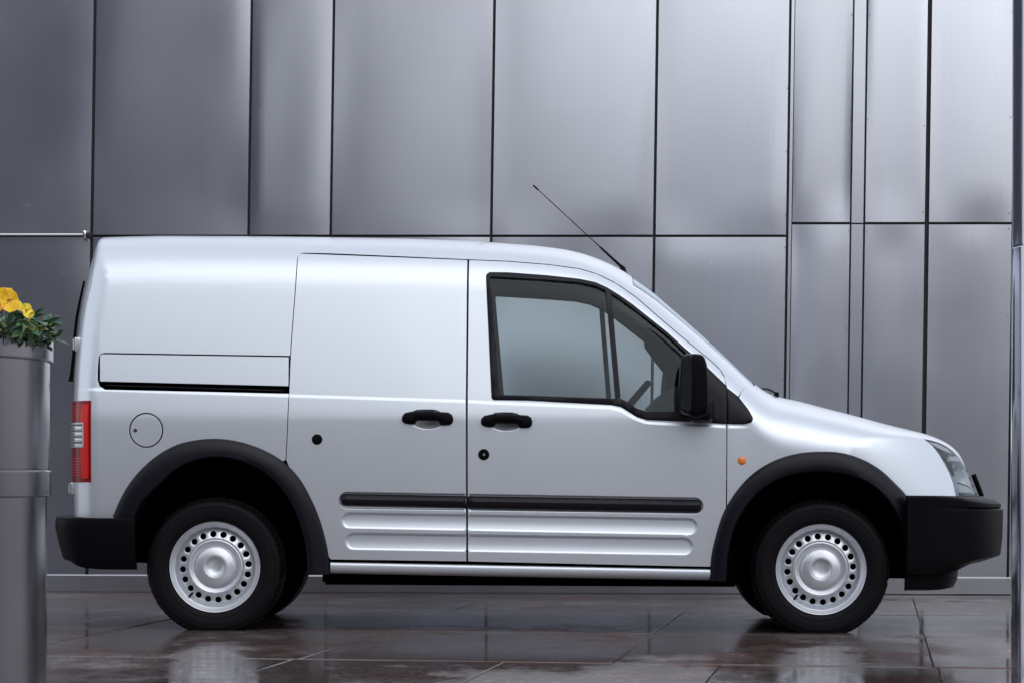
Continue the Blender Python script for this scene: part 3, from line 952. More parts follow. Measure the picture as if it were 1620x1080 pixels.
def smooth_line(L, n=40):
    p = np.array(L, float); s_ = np.concatenate([[0], np.cumsum(np.linalg.norm(np.diff(p, axis=0), axis=1))])
    out = []
    m = np.gradient(p, s_, axis=0)
    for t in np.linspace(0, s_[-1], n):
        i = min(len(p) - 2, int(np.searchsorted(s_, t, 'right')) - 1); h = s_[i + 1] - s_[i]; q = (t - s_[i]) / h
        a = (2 * q**3 - 3 * q**2 + 1) * p[i] + (q**3 - 2 * q**2 + q) * h * m[i] + (-2 * q**3 + 3 * q**2) * p[i + 1] + (q**3 - q**2) * h * m[i + 1]
        out.append((float(a[0]), float(a[1])))
    return out
ARO, ARI, AFO, AFI = smooth_line(ARO, 48), smooth_line(ARI, 48), smooth_line(AFO, 48), smooth_line(AFI, 48)
def shr(L, cx, cy, d):   # move arch points a little towards the wheel
    out = []
    for u, v in L:
        r = math.hypot(u - cx, v - cy); out.append((u + (cx - u) / r * d, v + (cy - v) / r * d))
    return out
ARC = shr(ARO, 340, 896, 5); AFC = shr(AFO, 1299, 900, 5)

FUEL = (231.5, 680, 27.5)
LAMP_Z0, LAMP_Z1 = wpt(118, 634, 13.35)[1], wpt(118, 762, 13.35)[1]
for side in (1, -1):
    # ---- rear quarter panel
    zz = np.linspace(wpt(0, 818, 13.3)[1], float(solve_z(np.array([XS]), np.array([YR]))[0]), 60)
    rear_edge = np.stack([solve_x(np.full(zz.shape, YR), zz, False), zz], -1)
    xt_ = ROOFX[(ROOFX > XS) & (ROOFX < XQ)]
    top_edge = np.stack([xt_, solve_z(xt_, np.full(xt_.shape, YR))], -1)
    corner = P([(484, 400), (480, 400.2), (474, 402), (470.5, 407), (469.5, 414)])
    rest = P([(467, 450), (463, 500), (459.5, 548), (458.8, 562.3), (166, 557.6), (159.5, 559), (156, 564), (154.5, 580), (154, 600), (157, 610), (166, 616), (457, 622.5), (455.5, 640), (453.5, 690), (451.5, 727)])
    arch = P([p for p in ARC[::-1] if p[0] < 450])
    foot = P([(180, 819)])
    poly = np.concatenate([rear_edge, top_edge, corner, rest, arch, foot])
    # lamp recess at the corner
    lampx = P([(143.5, 634), (143.5, 762)])
    ex = []
    for yv in (0.70, 0.72, 0.74, 0.76, 0.78, 0.80, 0.82, 0.84):
        z2 = np.linspace(0.55, 1.66, 56); ex.append(np.stack([solve_x(np.full(z2.shape, yv), z2, False), z2], -1))
    for dzv in (0.69, 0.70, 0.71, 0.725, 0.74, 0.755):
        x2 = nx_(XS, XQ, 40); ex.append(np.stack([x2, solve_z(x2, np.full(x2.shape, dzv))], -1))
    ex = np.concatenate(ex)
    fc = np.array([P([(FUEL[0], FUEL[1])])[0]]); fr = FUEL[2] * 13.23 / F
    circ = np.array([(fc[0][0] + fr * math.cos(a), fc[0][1] + fr * 1.02 * math.sin(a)) for a in np.linspace(0, 2 * math.pi, 49)[:-1]])
    holes = [circ] if side == 1 else []
    q = panel('rear_side_panel', poly, M['paint'], van, holes=holes, side=side, extra=ex, step=0.03)
    if side == 1:
        flap = panel('fuel_flap', fc[0] + (circ - fc[0]) * 0.905, M['paint'], van, side=side, step=0.02, off=0.0005)
        lk = P(arc_px(214.5, 680, 3.4, 0, 342, 19)); panel('flap_lock', lk, M['chrome'], flap, side=side, off=0.002, step=0.004, flange=0.003, feats=False)
        lk = P(arc_px(214.5, 680, 1.4, 0, 342, 10)); panel('keyhole', lk, M['dark'], flap, side=side, off=0.0035, step=0.004, flange=0.001, bev=0.0003, feats=False)
    # rail cover and the slot of the door rail
    rc = rounded(P([(158.5, 560.2), (456.5, 565), (456, 610), (158.5, 602.5)]), [0.012, 0, 0, 0.003])
    panel('rail_cover', rc, M['paint'], van, side=side, off=0.0008)
    slot = P([(153, 598), (458, 605), (458, 625), (153, 619)])
    sl = panel('door_rail', slot, M['dark'], van, side=side, off=-0.032, feats=False, flange=0.0, base=lat0)
    a = P([(166, 609), (448, 617.5)])
    tube('rail_bar', [(a[0][0], -side * (lat0(a[:1, 0], a[:1, 1])[0] - 0.022), a[0][1]), (a[1][0], -side * (lat0(a[1:, 0], a[1:, 1])[0] - 0.022), a[1][1])], 0.006, M['trim'], sl, 8)
    # ---- tail lamp, wrapped round the corner
    def lamp_sheet(name, z0, z1, yin, u_out, mat, off, par):
        n = 14; zz2 = np.linspace(z0, z1, n); m = 14
        rows = []
        for z2 in zz2:
            xo = wpt(u_out, 0, 13.25)[0]; yo = float(lat0(np.array([xo]), np.array([z2]))[0])
            # walk from the inner edge to the outer edge along y, then along x
            ya = np.linspace(yin, yo, m)
            rows.append([(float(solve_x(np.array([yv]), np.array([z2]), False)[0]) if yv < yo - 1e-6 else xo, yv, z2) for yv in ya])
        A = np.array(rows); 
        return grid_sheet(name, A[..., 0], side * A[..., 1], A[..., 2], mat, par, off=off, flange=0.012)
    tl = lamp_sheet('tail_lamp', LAMP_Z1, LAMP_Z0, 0.60, 143.3, M['red'], 0.007, van)
    lz = lambda v: wpt(118, v, 13.35)[1]
    lamp_sheet('lamp_strip', lz(756), lz(640), 0.800, 140.0, M['redbright'], 0.0095, tl)
    lamp_sheet('reversing_lens', lz(707), lz(668), 0.60, 132.5, M['clear'], 0.012, tl)
    for k in range(8):
        v0 = 671 + k * 4.6
        lamp_sheet('lens_rib', lz(v0 + 1.6), lz(v0), 0.66, 131.0, M['chrome'] if k % 2 else M['trim'], 0.0138, tl)
    for k in range(7):
        v0 = 641 + k * 3.6
        lamp_sheet('lens_rib', lz(v0 + 1.1), lz(v0), 0.66, 129.5, M['redbright'], 0.0088, tl)
        v0 = 724 + k * 4.4
        lamp_sheet('lens_rib', lz(v0 + 1.1), lz(v0), 0.66, 129.5, M['redbright'], 0.0088, tl)
    # ---- sliding door
    dl = rounded(P([(469.5, 400), (741, 410.5), (738.6, 625), (739.2, 888.5), (522.5, 885.5)]), [0.028, 0, 0, 0.006, 0.0])
    arch = P([p for p in ARC[::-1] if p[0] > 451 and p[1] < 880])
    left = P([(451.5, 727), (453.5, 690), (455.5, 640), (458, 575), (459.5, 548), (463, 500), (467, 450)])
    dpoly = np.concatenate([dl, arch, left])
    dpoly = offset_poly(dpoly, 0.005)
    sd = panel('sliding_door', dpoly, M['paint'], van, side=side)
    # ---- front door
    WO = [(769, 438), (770, 434), (775, 431), (803, 431.3), (866, 436), (916, 441.4), (941.5, 446.7), (960, 455), (979, 466.6), (1001, 482), (1023, 499.6), (1055, 525), (1086, 553), (1118, 580), (1149.3, 610)]
    WB = [(1149.3, 669.8), (1092.6, 666.5), (1023.4, 663.4), (1007.6, 658.7), (995, 650.8), (982.4, 643), (966.7, 639.8), (834.5, 632.8), (781, 632), (777.8, 628.7)]
    fd = P([(741, 410.5)] + SEAM[4:] + [(1150.5, 660), (1150.3, 720), (1149.6, 801)] )
    farch = P([p for p in AFC[::-1] if p[0] < 1149.5 and p[1] < 893])
    fbot = P([(1124, 897), (739.2, 888.5), (738.6, 625)])
    fpoly = offset_poly(np.concatenate([fd, farch, fbot]), 0.0045)
    GL1 = rounded(P([(774.5, 437), (866, 442.5), (916, 446.5), (941.5, 452), (958.2, 459.0), (973.6, 630.3), (880, 627), (790.2, 624)]), [0.012] + [0] * 3 + [0.003, 0.003, 0, 0.004])
    GL2 = P([(966.8, 464), (979, 471), (1023.4, 504.4), (1055, 529.6), (1083, 556), (1108, 584), (1108, 652), (1077, 650.8), (1023, 651), (1007.6, 646), (988.7, 633.5), (981.5, 630)])
    hole = offset_poly(P(WO + WB), 0.0055)
    fdo = panel('front_door', fpoly, M['paint'], van, holes=[hole], side=side)
    frame = P(WO + WB)
    panel('window_frame', frame, M['trim'], fdo, holes=[GL1, GL2], side=side, base=lat0, off=0.0035, feats=False, step=0.02, flange=0.02,
          bulge=lambda d: 0.0035 * (1 - np.clip(1 - d / 0.008, 0, 1) ** 2))
    for nm, gl, o in (('window_glass', GL1, -0.010), ('quarter_glass', GL2, -0.008)):
        g2 = offset_poly(gl, -0.004)
        panel(nm, g2, M['glass'], fdo, side=side, base=lat0, off=o, feats=False, flange=0.0, step=0.02)
    # recess beside the rear edge of the window
    # ---- black triangle ahead of the door
    tri = rounded(P([(1150.7, 613.5), (1168, 627), (1184, 647.6), (1191.5, 661), (1188.7, 667.5), (1177.7, 670.3), (1150.7, 669.8)]), [0, 0, 0.01, 0.012, 0.006, 0.006, 0])
    # ---- front wing
    kxx = np.array([XC + 0.004]); 
    wt = nx_(XC + 0.006, XB, 34); wte = np.stack([wt, solve_z(wt, bon_edge(wt))], -1)
    w0 = P([(1150.8, 616), (1169.5, 628.5)])
    w1x = np.linspace(w0[1][0], XC + 0.004, 8)[1:-1]
    yk = float(lat0(w0[1:2, 0], w0[1:2, 1])[0])
    w1y = yk + (YWIN + 0.007 - yk) * (w1x - w0[1][0]) / (XC - w0[1][0]); w1 = np.stack([w1x, solve_z(w1x, w1y)], -1)
    lampline = P([(1474, 703.5), (1484, 716), (1493, 731), (1501, 746), (1507, 762), (1512, 784.5)])
    arch = P([p for p in AFC[::-1] if 1150 < p[0] < 1434])
    wpoly = np.concatenate([w0, w1, wte, lampline, P([(1434, 784.5)]), arch, P([(1150.3, 800), (1150.6, 720), (1150.8, 660)])])
    ex = []
    for yv in (0.62, 0.64, 0.66, 0.68, 0.70, 0.72, 0.74, 0.76, 0.78, 0.80, 0.82):
        x2 = nx_(XC - 0.05, 1.80, 60); ex.append(np.stack([x2, solve_z(x2, np.full(x2.shape, yv))], -1))
    gx2, gz2 = np.meshgrid(np.arange(1.55, 1.88, 0.012), np.arange(0.60, 0.87, 0.015)); ex.append(np.stack([gx2.ravel(), gz2.ravel()], -1))
    wing = panel('front_wing', wpoly, M['paint'], van, side=side, extra=np.concatenate(ex))
    panel('wing_trim', tri, M['trim'], wing, side=side, base=lat0, off=0.004, feats=False, step=0.02, flange=0.012, bulge=lambda d: 0.0035 * (1 - np.clip(1 - d / 0.008, 0, 1) ** 2))
    ind = P(arc_px(1173.5, 728, 7.0, 0, 345, 24))
    ri = panel('indicator_lamp', ind, M['amber'], wing, side=side, base=lat0, off=0.001, feats=False, step=0.006, flange=0.004, bev=0.0008, bulge=lambda d: 0.009 * np.sqrt(np.clip(1 - (1 - np.clip(d, 0, 0.0185) / 0.0185) ** 2, 0, 1)), rings=(0.001, 0.002, 0.004, 0.007, 0.011))
    # ---- headlamp
    inx = []
    for z2 in np.linspace(hlz[-1] - 0.004, wpt(0, 784, 13.6)[1], 12):
        inx.append((float(solve_x(np.array([0.36]), np.array([z2]), True)[0]), z2))
    hpoly = np.concatenate([lampline[::-1], np.stack([hlx, hlz], -1)[:-1], np.array(inx)])
    gx2, gz2 = np.meshgrid(np.arange(1.60, 2.02, 0.008), np.arange(0.59, 0.87, 0.01)); exh = np.stack([gx2.ravel(), gz2.ravel()], -1)
    def housing(x, z):
        h = lat0(x, z) - 0.045
        for (cu, cv, rr, dp) in ((1497, 729, 0.040, 0.05), (1524, 765, 0.062, 0.06), (1512, 708, 0.03, 0.02)):
            cx, cz = wpt(cu, cv, 13.5); r2 = ((x - cx) ** 2 + (z - cz) ** 2) / rr ** 2
            h = h - dp * np.clip(1 - r2, 0, 1)
        return h
    hp = offset_poly(hpoly, 0.002)
    head = panel('headlamp', hp, M['reflector'], van, side=side, base=housing, feats=False, step=0.02, extra=exh, flange=0.0)
    panel('headlamp_lens', hp, M['lens'], head, side=side, base=lat0, off=-0.001, feats=False, step=0.02, extra=exh, flange=0.012)
    def PH(pts): return np.array([wpt(u, v, 13.43 + 0.30 * np.clip((u - 1462) / 85, 0, 1)) for u, v in pts])
    for nm, pts, mt, of in (
        ('lamp_shelf', [(1468, 697.5), (1484, 702), (1498, 709), (1508, 718), (1500, 715.5), (1488, 711), (1478, 705)], M['clear'], -0.006),
        ('lamp_shelf', [(1497, 722), (1510, 721), (1517.5, 724), (1520, 729), (1508, 729), (1499, 727.5)], M['clear'], -0.006),
        ('lamp_bezel', [(1488, 722), (1497, 729), (1503, 733), (1506, 752), (1503, 753), (1497, 739)], M['black'], -0.005),
        ('lamp_bezel', [(1506, 742.5), (1513, 735.5), (1521, 731.5), (1525, 731.5), (1526, 733), (1520, 734), (1513, 738), (1507, 745)], M['black'], -0.005),
        ('lamp_shelf', [(1511, 766), (1528, 771), (1539, 776), (1541, 779), (1513, 777)], M['clear'], -0.006),
        ('lamp_bezel', [(1510, 761.5), (1528, 767.5), (1538, 773.5), (1538, 774.5), (1527, 769.5), (1510, 764)], M['black'], -0.004),
        ('lamp_bezel', [(1511, 778), (1542, 780), (1543, 784), (1512, 784)], M['black'], -0.004)):
        panel(nm, PH(pts), mt, head, side=side, base=lat0, off=of, feats=False, flange=0.006, step=0.01, bev=0.0004)
    # ---- arch trims and wheel wells
    for (AO, AI, wu, wv) in ((ARO, ARI, 340, 896), (AFO, AFI, 1299, 900)):
        PO, PI = P(AO), P(AI)
        ribbon('wheel_arch_trim', PO, PI, [(-0.01, -0.012), (0.0, 0.004), (0.06, 0.012), (0.2, 0.020), (0.45, 0.027), (0.7, 0.030), (0.92, 0.030), (1.0, 0.022), (1.03, -0.01), (1.04, -0.10)], M['trim'], van, side=side, n=72)
        # well: a dark shell behind the trim
        ctr = np.array(wpt(wu, wv, 13.30))
        V = []; ring = densify(PI, 0.05, False); nR = len(ring)
        for (yy_, sc_) in ((0.80, 1.0), (0.78, 1.06), (0.45, 1.06), (0.44, 0.05)):
            for p in ring:
                q2 = ctr + (p - ctr) * sc_; V.append((q2[0], -side * yy_, q2[1]))
        Fc = [(r_ * nR + k, r_ * nR + k + 1, (r_ + 1) * nR + k + 1, (r_ + 1) * nR + k) for r_ in range(3) for k in range(nR - 1)]
        link('wheel_well', mesh('wheel_well', V, Fc), M['dark'], van)
    # ---- sill
    ribbon('sill', P([(523, 888), (1124, 899.2)]), P([(522.5, 906.5), (1124, 917.5)]), [(0.0, -0.02), (0.02, -0.006), (0.08, 0.000), (0.2, 0.004), (0.45, 0.006), (0.75, 0.001), (0.95, -0.012), (1.0, -0.02), (1.02, -0.06)], M['paint'], van, side=side, base=lambda x, z: lat0(x, z) + 0.002, n=40)
    # ---- rubbing strips
    for nm, uu, par in (('rubbing_strip', [(538.5, 779.5), (738, 783.3), (735.8, 790), (738, 803.3), (540, 799.5)], sd), ('rubbing_strip', [(741.5, 783.3), (1109, 789), (1109, 810.5), (741.5, 804.0), (739.2, 790)], fdo)):
        pp = P(uu)
        rr = [0.028, 0, 0, 0, 0.022] if par is sd else [0, 0.022, 0.026, 0, 0]
        pp = rounded(pp, rr)
        L0 = P([(538, 780), (1112, 789.5)]); 
        def strip_h(d, _=None): return 0.010 * (1 - np.clip(1 - d / 0.010, 0, 1) ** 2)
        def sbase(x, z, L0=L0):
            zt_ = L0[0][1] + (L0[1][1] - L0[0][1]) * (x - L0[0][0]) / (L0[1][0] - L0[0][0])
            t = np.clip((zt_ - z) / 0.060, 0, 1)
            return lat0(x, z) - 0.006 + 0.012 * np.clip(t / 0.42, 0, 1) - 0.006 * np.clip((t - 0.42) / 0.58, 0, 1)
        ex3 = []
        xx3 = np.arange(pp[:, 0].min(), pp[:, 0].max(), 0.03)
        for f_ in (0.1, 0.25, 0.38, 0.42, 0.46, 0.6, 0.8):
            ex3.append(np.stack([xx3, L0[0][1] + (L0[1][1] - L0[0][1]) * (xx3 - L0[0][0]) / (L0[1][0] - L0[0][0]) - 0.060 * f_], -1))
        panel(nm, pp, M['trim'], par, side=side, base=sbase, feats=False, step=5.0, edge_step=0.012, bulge=strip_h, flange=0.012, extra=np.concatenate(ex3), rings=(0.002, 0.005))
    # ---- handles
    def handle(cu, cv, par, nm='door_handle'):
        o = [(-41, 4), (-40.5, -3), (-36, -8.5), (-24, -11), (-21, -11.5), (-18.5, -13.5), (-6, -14.2), (8, -14), (17, -12.3), (20, -10), (33, -9.3), (39, -5.5), (41, 1), (40, 7), (35.5, 11), (28, 11.5), (20.5, 11), (18.8, 7), (16.5, 4.6), (0, 4.2), (-16, 4.0), (-18.6, 6.4), (-20.4, 9.8), (-29, 9.8), (-37, 8.0)]
        pp = rounded(P([(cu + a_, cv + b_) for a_, b_ in o]), 0.004, 3)
        panel(nm, pp, M['black'], par, side=side, base=lambda x, z: lat0(x, z) + 0.004, feats=False, step=0.010, flange=0.03, bev=0.001,
              bulge=lambda d: 0.026 * np.sqrt(np.clip(1 - (1 - np.clip(d, 0, 0.022) / 0.022) ** 2, 0, 1)), rings=(0.0012, 0.003, 0.006, 0.010, 0.015))
        cap = rounded(P([(cu - 18, cv - 12.8), (cu + 17, cv - 11.6), (cu + 19, cv - 5), (cu - 19, cv - 6)]), 0.006, 3)
        panel('handle_cap', cap, M['trim'], par, side=side, base=lambda x, z: lat0(x, z) + 0.016, feats=False, step=0.01, flange=0.012, bulge=lambda d: 0.012 * np.sqrt(np.clip(1 - (1 - np.clip(d, 0, 0.010) / 0.010) ** 2, 0, 1)), rings=(0.0012, 0.003, 0.006))
    handle(676.5, 661, sd); handle(801.5, 665.5, fdo)
    for (cu, cv, r_, par, nm) in ((501.7, 694.5, 8.3, sd, 'door_plug'), (765.3, 718.4, 8.8, fdo, 'door_lock')):
        pp = P(arc_px(cu, cv, r_, 0, 348, 29))
        lkk = panel(nm, pp, M['black'], par, side=side, base=lat0, off=0.0055, feats=False, step=0.008, flange=0.008, bulge=lambda d: 0.005 * np.sqrt(np.clip(1 - (1 - np.clip(d, 0, 0.010) / 0.010) ** 2, 0, 1)), rings=(0.001, 0.003, 0.006))
    panel('key_slot', P(arc_px(765.8, 718.4, 1.7, 0, 330, 11)), M['chrome'], fdo, side=side, base=lat0, off=0.012, feats=False, step=0.01, flange=0.002, bev=0.0004)
    # ---- mirror
    def loft(name, outline, secs, mat, par):
        o = np.array(outline, float); c = o.mean(0); V = []; n = len(o)
        for (yl_, sx_, sz_, dx_, dz_) in secs:
            Yd = Y0 - 1.02
            for u, v in o:
                uu, vv = c[0] + (u - c[0]) * sx_ + dx_, c[1] + (v - c[1]) * sz_ + dz_
                x, z = wpt(uu, vv, Yd); V.append((x, -side * yl_, z))
        Fc = [(i * n + k, i * n + (k + 1) % n, (i + 1) * n + (k + 1) % n, (i + 1) * n + k) for i in range(len(secs) - 1) for k in range(n)]
        Fc += [tuple(range(n)), tuple((len(secs) - 1) * n + k for k in range(n - 1, -1, -1))]
        bm = bmesh.new(); bv = [bm.verts.new(v) for v in V]
        for f in Fc: bm.faces.new([bv[i] for i in f])
        me = bm_mesh(bm, name, True, 42); return link(name, me, mat, par)
    rp = lambda pts, r: rounded(np.array(pts, float), r, 5)
    mb = loft('door_mirror', rp([(1077, 651), (1075.5, 600), (1079, 563), (1094, 559.5), (1112, 561), (1118.5, 580), (1121, 625), (1120, 655), (1100, 662)], [3, 8, 11, 6, 9, 8, 4, 5, 6]),
              [(0.90, 0.80, 0.86, 0, 6), (0.93, 0.95, 0.96, 0, 2), (0.96, 1, 1, 0, 0), (1.07, 1, 1, 0, 0), (1.095, 0.95, 0.97, 0, 0), (1.108, 0.84, 0.91, 0, 0), (1.113, 0.62, 0.80, 0, 0)], M['black'], van)
    loft('mirror_rim', rp([(1075.5, 650), (1074.5, 600), (1077.5, 564), (1086, 559.5), (1094, 561), (1096.5, 600), (1094, 652), (1084, 656)], [3, 6, 8, 5, 4, 6, 3, 3]),
         [(0.95, 1, 1, 0, 0), (1.085, 1, 1, 0, 0), (1.108, 0.93, 0.97, 0, 0), (1.117, 0.7, 0.9, 0, 0)], M['trim'], mb)
    loft('mirror_arm', rp([(1092, 640), (1120, 626), (1131, 630), (1133.5, 655), (1129, 667), (1104, 668.5), (1092, 664)], [4, 5, 5, 6, 6, 6, 4]),
         [(0.82, 1, 1, 0, 0), (0.90, 1, 1, 0, 0), (0.98, 0.95, 0.95, -2, 0), (1.02, 0.85, 0.85, -6, 0), (1.035, 0.6, 0.7, -8, 0)], M['black'], mb)

lin = np.array([wpt(u, v, 14.86) for u, v in [(1016, 516), (1017, 506), (1030, 503), (1055, 524), (1100, 562), (1120, 600), (1110, 652), (1068, 642), (1060, 626), (1052, 592), (1036, 572), (1020, 550)]])
panel('pillar_lining', rounded(lin, 0.01), M['dark'], van, side=-1, base=lat0, off=-0.04, feats=False, flange=0.02, step=0.03)
# ---- bumpers
def sweep(name, base_x, L, ymax, mexp, sgn, front, side_p, mat, par, n=56):
    V = []; m = len(front)
    th = np.linspace(0, math.pi, n)
    pts = []
    for t in th:
        c, s = math.cos(t), math.sin(t)
        y = ymax * np.sign(c) * abs(c) ** (2 / mexp); x = L * abs(s) ** (2 / mexp)
        pts.append((x, y))
    # even out the spacing
    p = np.array(pts); sl = np.concatenate([[0], np.cumsum(np.linalg.norm(np.diff(p, axis=0), axis=1))])
    tt = np.linspace(0, sl[-1], n * 2); p = np.stack([np.interp(tt, sl, p[:, 0]), np.interp(tt, sl, p[:, 1])], -1)
    d = np.gradient(p, axis=0); nr = np.stack([-d[:, 1], d[:, 0]], -1); nr /= np.linalg.norm(nr, axis=1)[:, None]
    for i in range(len(p)):
        nx2, ny2 = nr[i]
        if nx2 * 1 < 0: nx2, ny2 = -nx2, -ny2
        if abs(p[i][1]) > ymax * 0.9 and ny2 * p[i][1] < 0: ny2 = -ny2
        f = smooth01(np.array([abs(nx2)]))[0]
        for (o1, z1), (o2, z2) in zip(front, side_p):
            o = o2 + (o1 - o2) * f; z = z2 + (z1 - z2) * f
            x = base_x + sgn * (p[i][0] + nx2 * o); y = p[i][1] + ny2 * o
            V.append((x, -y, z + gz(x)))
    q = len(p)
    Fc = [(i * m + j, (i + 1) * m + j, (i + 1) * m + j + 1, i * m + j + 1) for i in range(q - 1) for j in range(m - 1)]
    bm = bmesh.new(); bv = [bm.verts.new(v) for v in V]
    for f in Fc: bm.faces.new([bv[i] for i in f])
    for i0 in (0, (q - 1) * m):
        try: bm.faces.new([bv[i0 + j] for j in range(m)])
        except ValueError: pass
    me = bm_mesh(bm, name, True, 28); return link(name, me, mat, par)
sweep('rear_bumper', -1.80, 0.405, 0.886, 5.0, -1,
      [(-0.12, 0.500), (-0.014, 0.500), (-0.004, 0.496), (0.0, 0.486), (0.003, 0.452), (-0.008, 0.405), (-0.030, 0.318), (-0.036, 0.309), (-0.12, 0.306)],
      [(-0.03, 0.497), (-0.006, 0.497), (0.0, 0.492), (0.002, 0.480), (0.002, 0.45), (0.001, 0.40), (-0.003, 0.285), (-0.010, 0.272), (-0.08, 0.268)], M['black'], van)
fb = sweep('front_bumper', 1.602, 0.501, 0.880, 3.0, 1,
      [(-0.20, 0.612), (-0.085, 0.611), (-0.020, 0.592), (-0.002, 0.579), (0.0, 0.572), (0.0, 0.564), (-0.008, 0.560), (0.009, 0.552), (0.010, 0.545), (0.007, 0.43), (-0.002, 0.350), (-0.008, 0.343), (-0.085, 0.316), (-0.16, 0.300)],
      [(-0.06, 0.616), (-0.012, 0.616), (-0.004, 0.613), (0.0, 0.606), (0.0, 0.59), (0.0, 0.57), (0.0, 0.56), (0.0, 0.55), (0.0, 0.54), (0.0, 0.44), (-0.001, 0.35), (-0.002, 0.30), (-0.010, 0.268), (-0.06, 0.262)], M['black'], van)
sweep('air_dam', 1.60, 0.285, 0.84, 4.0, 1, [(-0.02, 0.36), (0.02, 0.32), (0.0, 0.29), (-0.004, 0.24), (-0.02, 0.205), (-0.06, 0.196)], [(-0.02, 0.36), (0.0, 0.32), (0.0, 0.28), (0.0, 0.24), (-0.004, 0.20), (-0.06, 0.194)], M['black'], fb)
# ---- underbody, axles, tank
ub = box('underbody', -1.98, 1.75, -0.42, 0.42, 0.30, 0.48, M['dark'], van, 0.02)
bm = bmesh.new()
r = bmesh.ops.create_cube(bm, size=1.0)
for v in r['verts']:
    x = -0.99 if v.co.x < 0 else 0.87
    z = (0.201 + gz(x)) if v.co.z < 0 else 0.36
    v.co = Vector((x, v.co.y * 1.34, z))
bmesh.ops.bevel(bm, geom=bm.edges[:], offset=0.012, segments=2, affect='EDGES')
link('floor_pan', bm_mesh(bm, 'floor_pan'), M['dark'], van)
box('cabin_floor', -0.98, 0.80, -0.80, 0.80, 0.50, 0.54, M['dark'], van)
box('cargo_floor', -2.05, -0.98, -0.40, 0.40, 0.50, 0.54, M['dark'], van)
box('bulkhead', -0.34, -0.31, -0.66, 0.66, 0.54, 1.60, M['dark'], van)
tube('axle', [(-1.456, -0.7, 0.29), (-1.456, 0.7, 0.29)], 0.035, M['dark'], van, 10)
# ---- dashboard and steering wheel
dpts = [(0.50, 1.02), (0.55, 1.075), (0.62, 1.105), (0.72, 1.10), (0.86, 1.06), (1.0, 1.03), (1.0, 0.7), (0.55, 0.7)]
V = [(x, yv, z) for yv in (-0.72, 0.72) for x, z in dpts]; n = len(dpts)
Fc = [tuple(range(n)), tuple(range(2 * n - 1, n - 1, -1))] + [(k, (k + 1) % n, n + (k + 1) % n, n + k) for k in range(n)]
bm = bmesh.new(); bv = [bm.verts.new(v) for v in V]
for f in Fc: bm.faces.new([bv[i] for i in f])
dash = link('dashboard', bm_mesh(bm, 'dashboard', True, 60), M['cabin'], van)
sw_c = Vector((wpt(976, 655, 13.75)[0] + 0.02, -0.36, wpt(976, 655, 13.75)[1]))
ax = Vector((-math.cos(R(33)) * 0.9, 0, math.sin(R(33)) + 0.1)).normalized()
e1 = Vector((0, 1, 0)); e2 = ax.cross(e1).normalized()
ring = [sw_c + e1 * 0.185 * math.cos(t) + e2 * 0.185 * math.sin(t) for t in np.linspace(0, 2 * math.pi, 41)]
sw = tube('steering_wheel', ring, 0.016, M['black'], van, 10, caps=False)
for a_ in (0, 120, 240):
    tube('spoke', [sw_c - ax * 0.02, sw_c + e1 * 0.18 * math.cos(R(a_ + 90)) + e2 * 0.18 * math.sin(R(a_ + 90))], 0.012, M['black'], sw, 6)
tube('column', [sw_c, sw_c - ax * 0.35], 0.03, M['black'], sw, 10)

# ---- aerial, wipers, hinges
ab = wpt(985, 424, Y0); at_ = wpt(843.5, 293.5, Y0)
bx_, bz_ = ab; tx_, tz_ = at_
fx = lambda t: (bx_ + (tx_ - bx_) * t, 0.0, bz_ + (tz_ - bz_) * t - 0.012 * math.sin(math.pi * t) * 0)
aer = tube('aerial', [fx(0.0), fx(0.24), fx(0.26), fx(0.5), fx(0.94), fx(0.945), fx(1.0)], [0.0075, 0.0048, 0.0024, 0.0021, 0.0019, 0.0040, 0.0040], M['black'], van, 8)
tube('aerial_base', [(bx_ + 0.012, 0, bz_ - 0.06), fx(0.0), fx(0.02)], [0.02, 0.013, 0.009], M['black'], aer, 10)
for (ya, yb_) in ((0.50, -0.08), (-0.02, -0.56)):
    pts = []
    for t in np.linspace(0, 1, 9):
        yv = ya + (yb_ - ya) * t; xv = 1.055 - 0.040 * t - 0.01 * math.sin(math.pi * t)
        z2 = float(solve_z(np.array([xv]), np.array([abs(yv)]))[0]) + 0.012 + 0.010 * math.sin(math.pi * t)
        pts.append((xv, -yv, z2))
    wp = tube('wiper', pts, 0.0055, M['black'], van, 6)
    tube('wiper_pivot', [(pts[0][0], pts[0][1], pts[0][2] - 0.03), (pts[0][0], pts[0][1], pts[0][2] + 0.008)], 0.011, M['black'], wp, 8)
for v, hh in ((544, 11), (772, 9.5)):
    zc = wpt(0, v, 13.4)[1]; xx = float(solve_x(np.array([0.66]), np.array([zc]), False)[0])
    for sy in (1, -1):
        h = hh * 13.4 / F
        hg = box('rear_hinge', xx - 0.016, xx + 0.02, -sy * 0.655 - 0.022, -sy * 0.655 + 0.022, zc - h, zc + h, M['pale'], van, 0.004)
        tube('hinge_pin', [(xx - 0.016, -sy * 0.68, zc - h * 0.8), (xx - 0.016, -sy * 0.68, zc + h * 0.8)], 0.006, M['chrome'], hg, 8)
# rear wiper arm and washer hose seen edge-on behind the doors
pts = []
for u, v in ((136, 445), (131, 468), (125, 498), (121.5, 525), (119.5, 560), (116.5, 590), (114.5, 603)):
    x, z = wpt(u, v, 13.70); pts.append((x - 0.008, -0.40, z))
rw = tube('rear_wiper', pts, [0.005, 0.006, 0.007, 0.007, 0.008, 0.009, 0.012], M['black'], van, 8)
pts2 = [(p[0] + 0.016, p[1] + 0.02, p[2]) for p in pts[:5]]
tube('wiper_blade', pts2, 0.005, M['rubber'], rw, 6)
for yv in (0.42,):
    pass

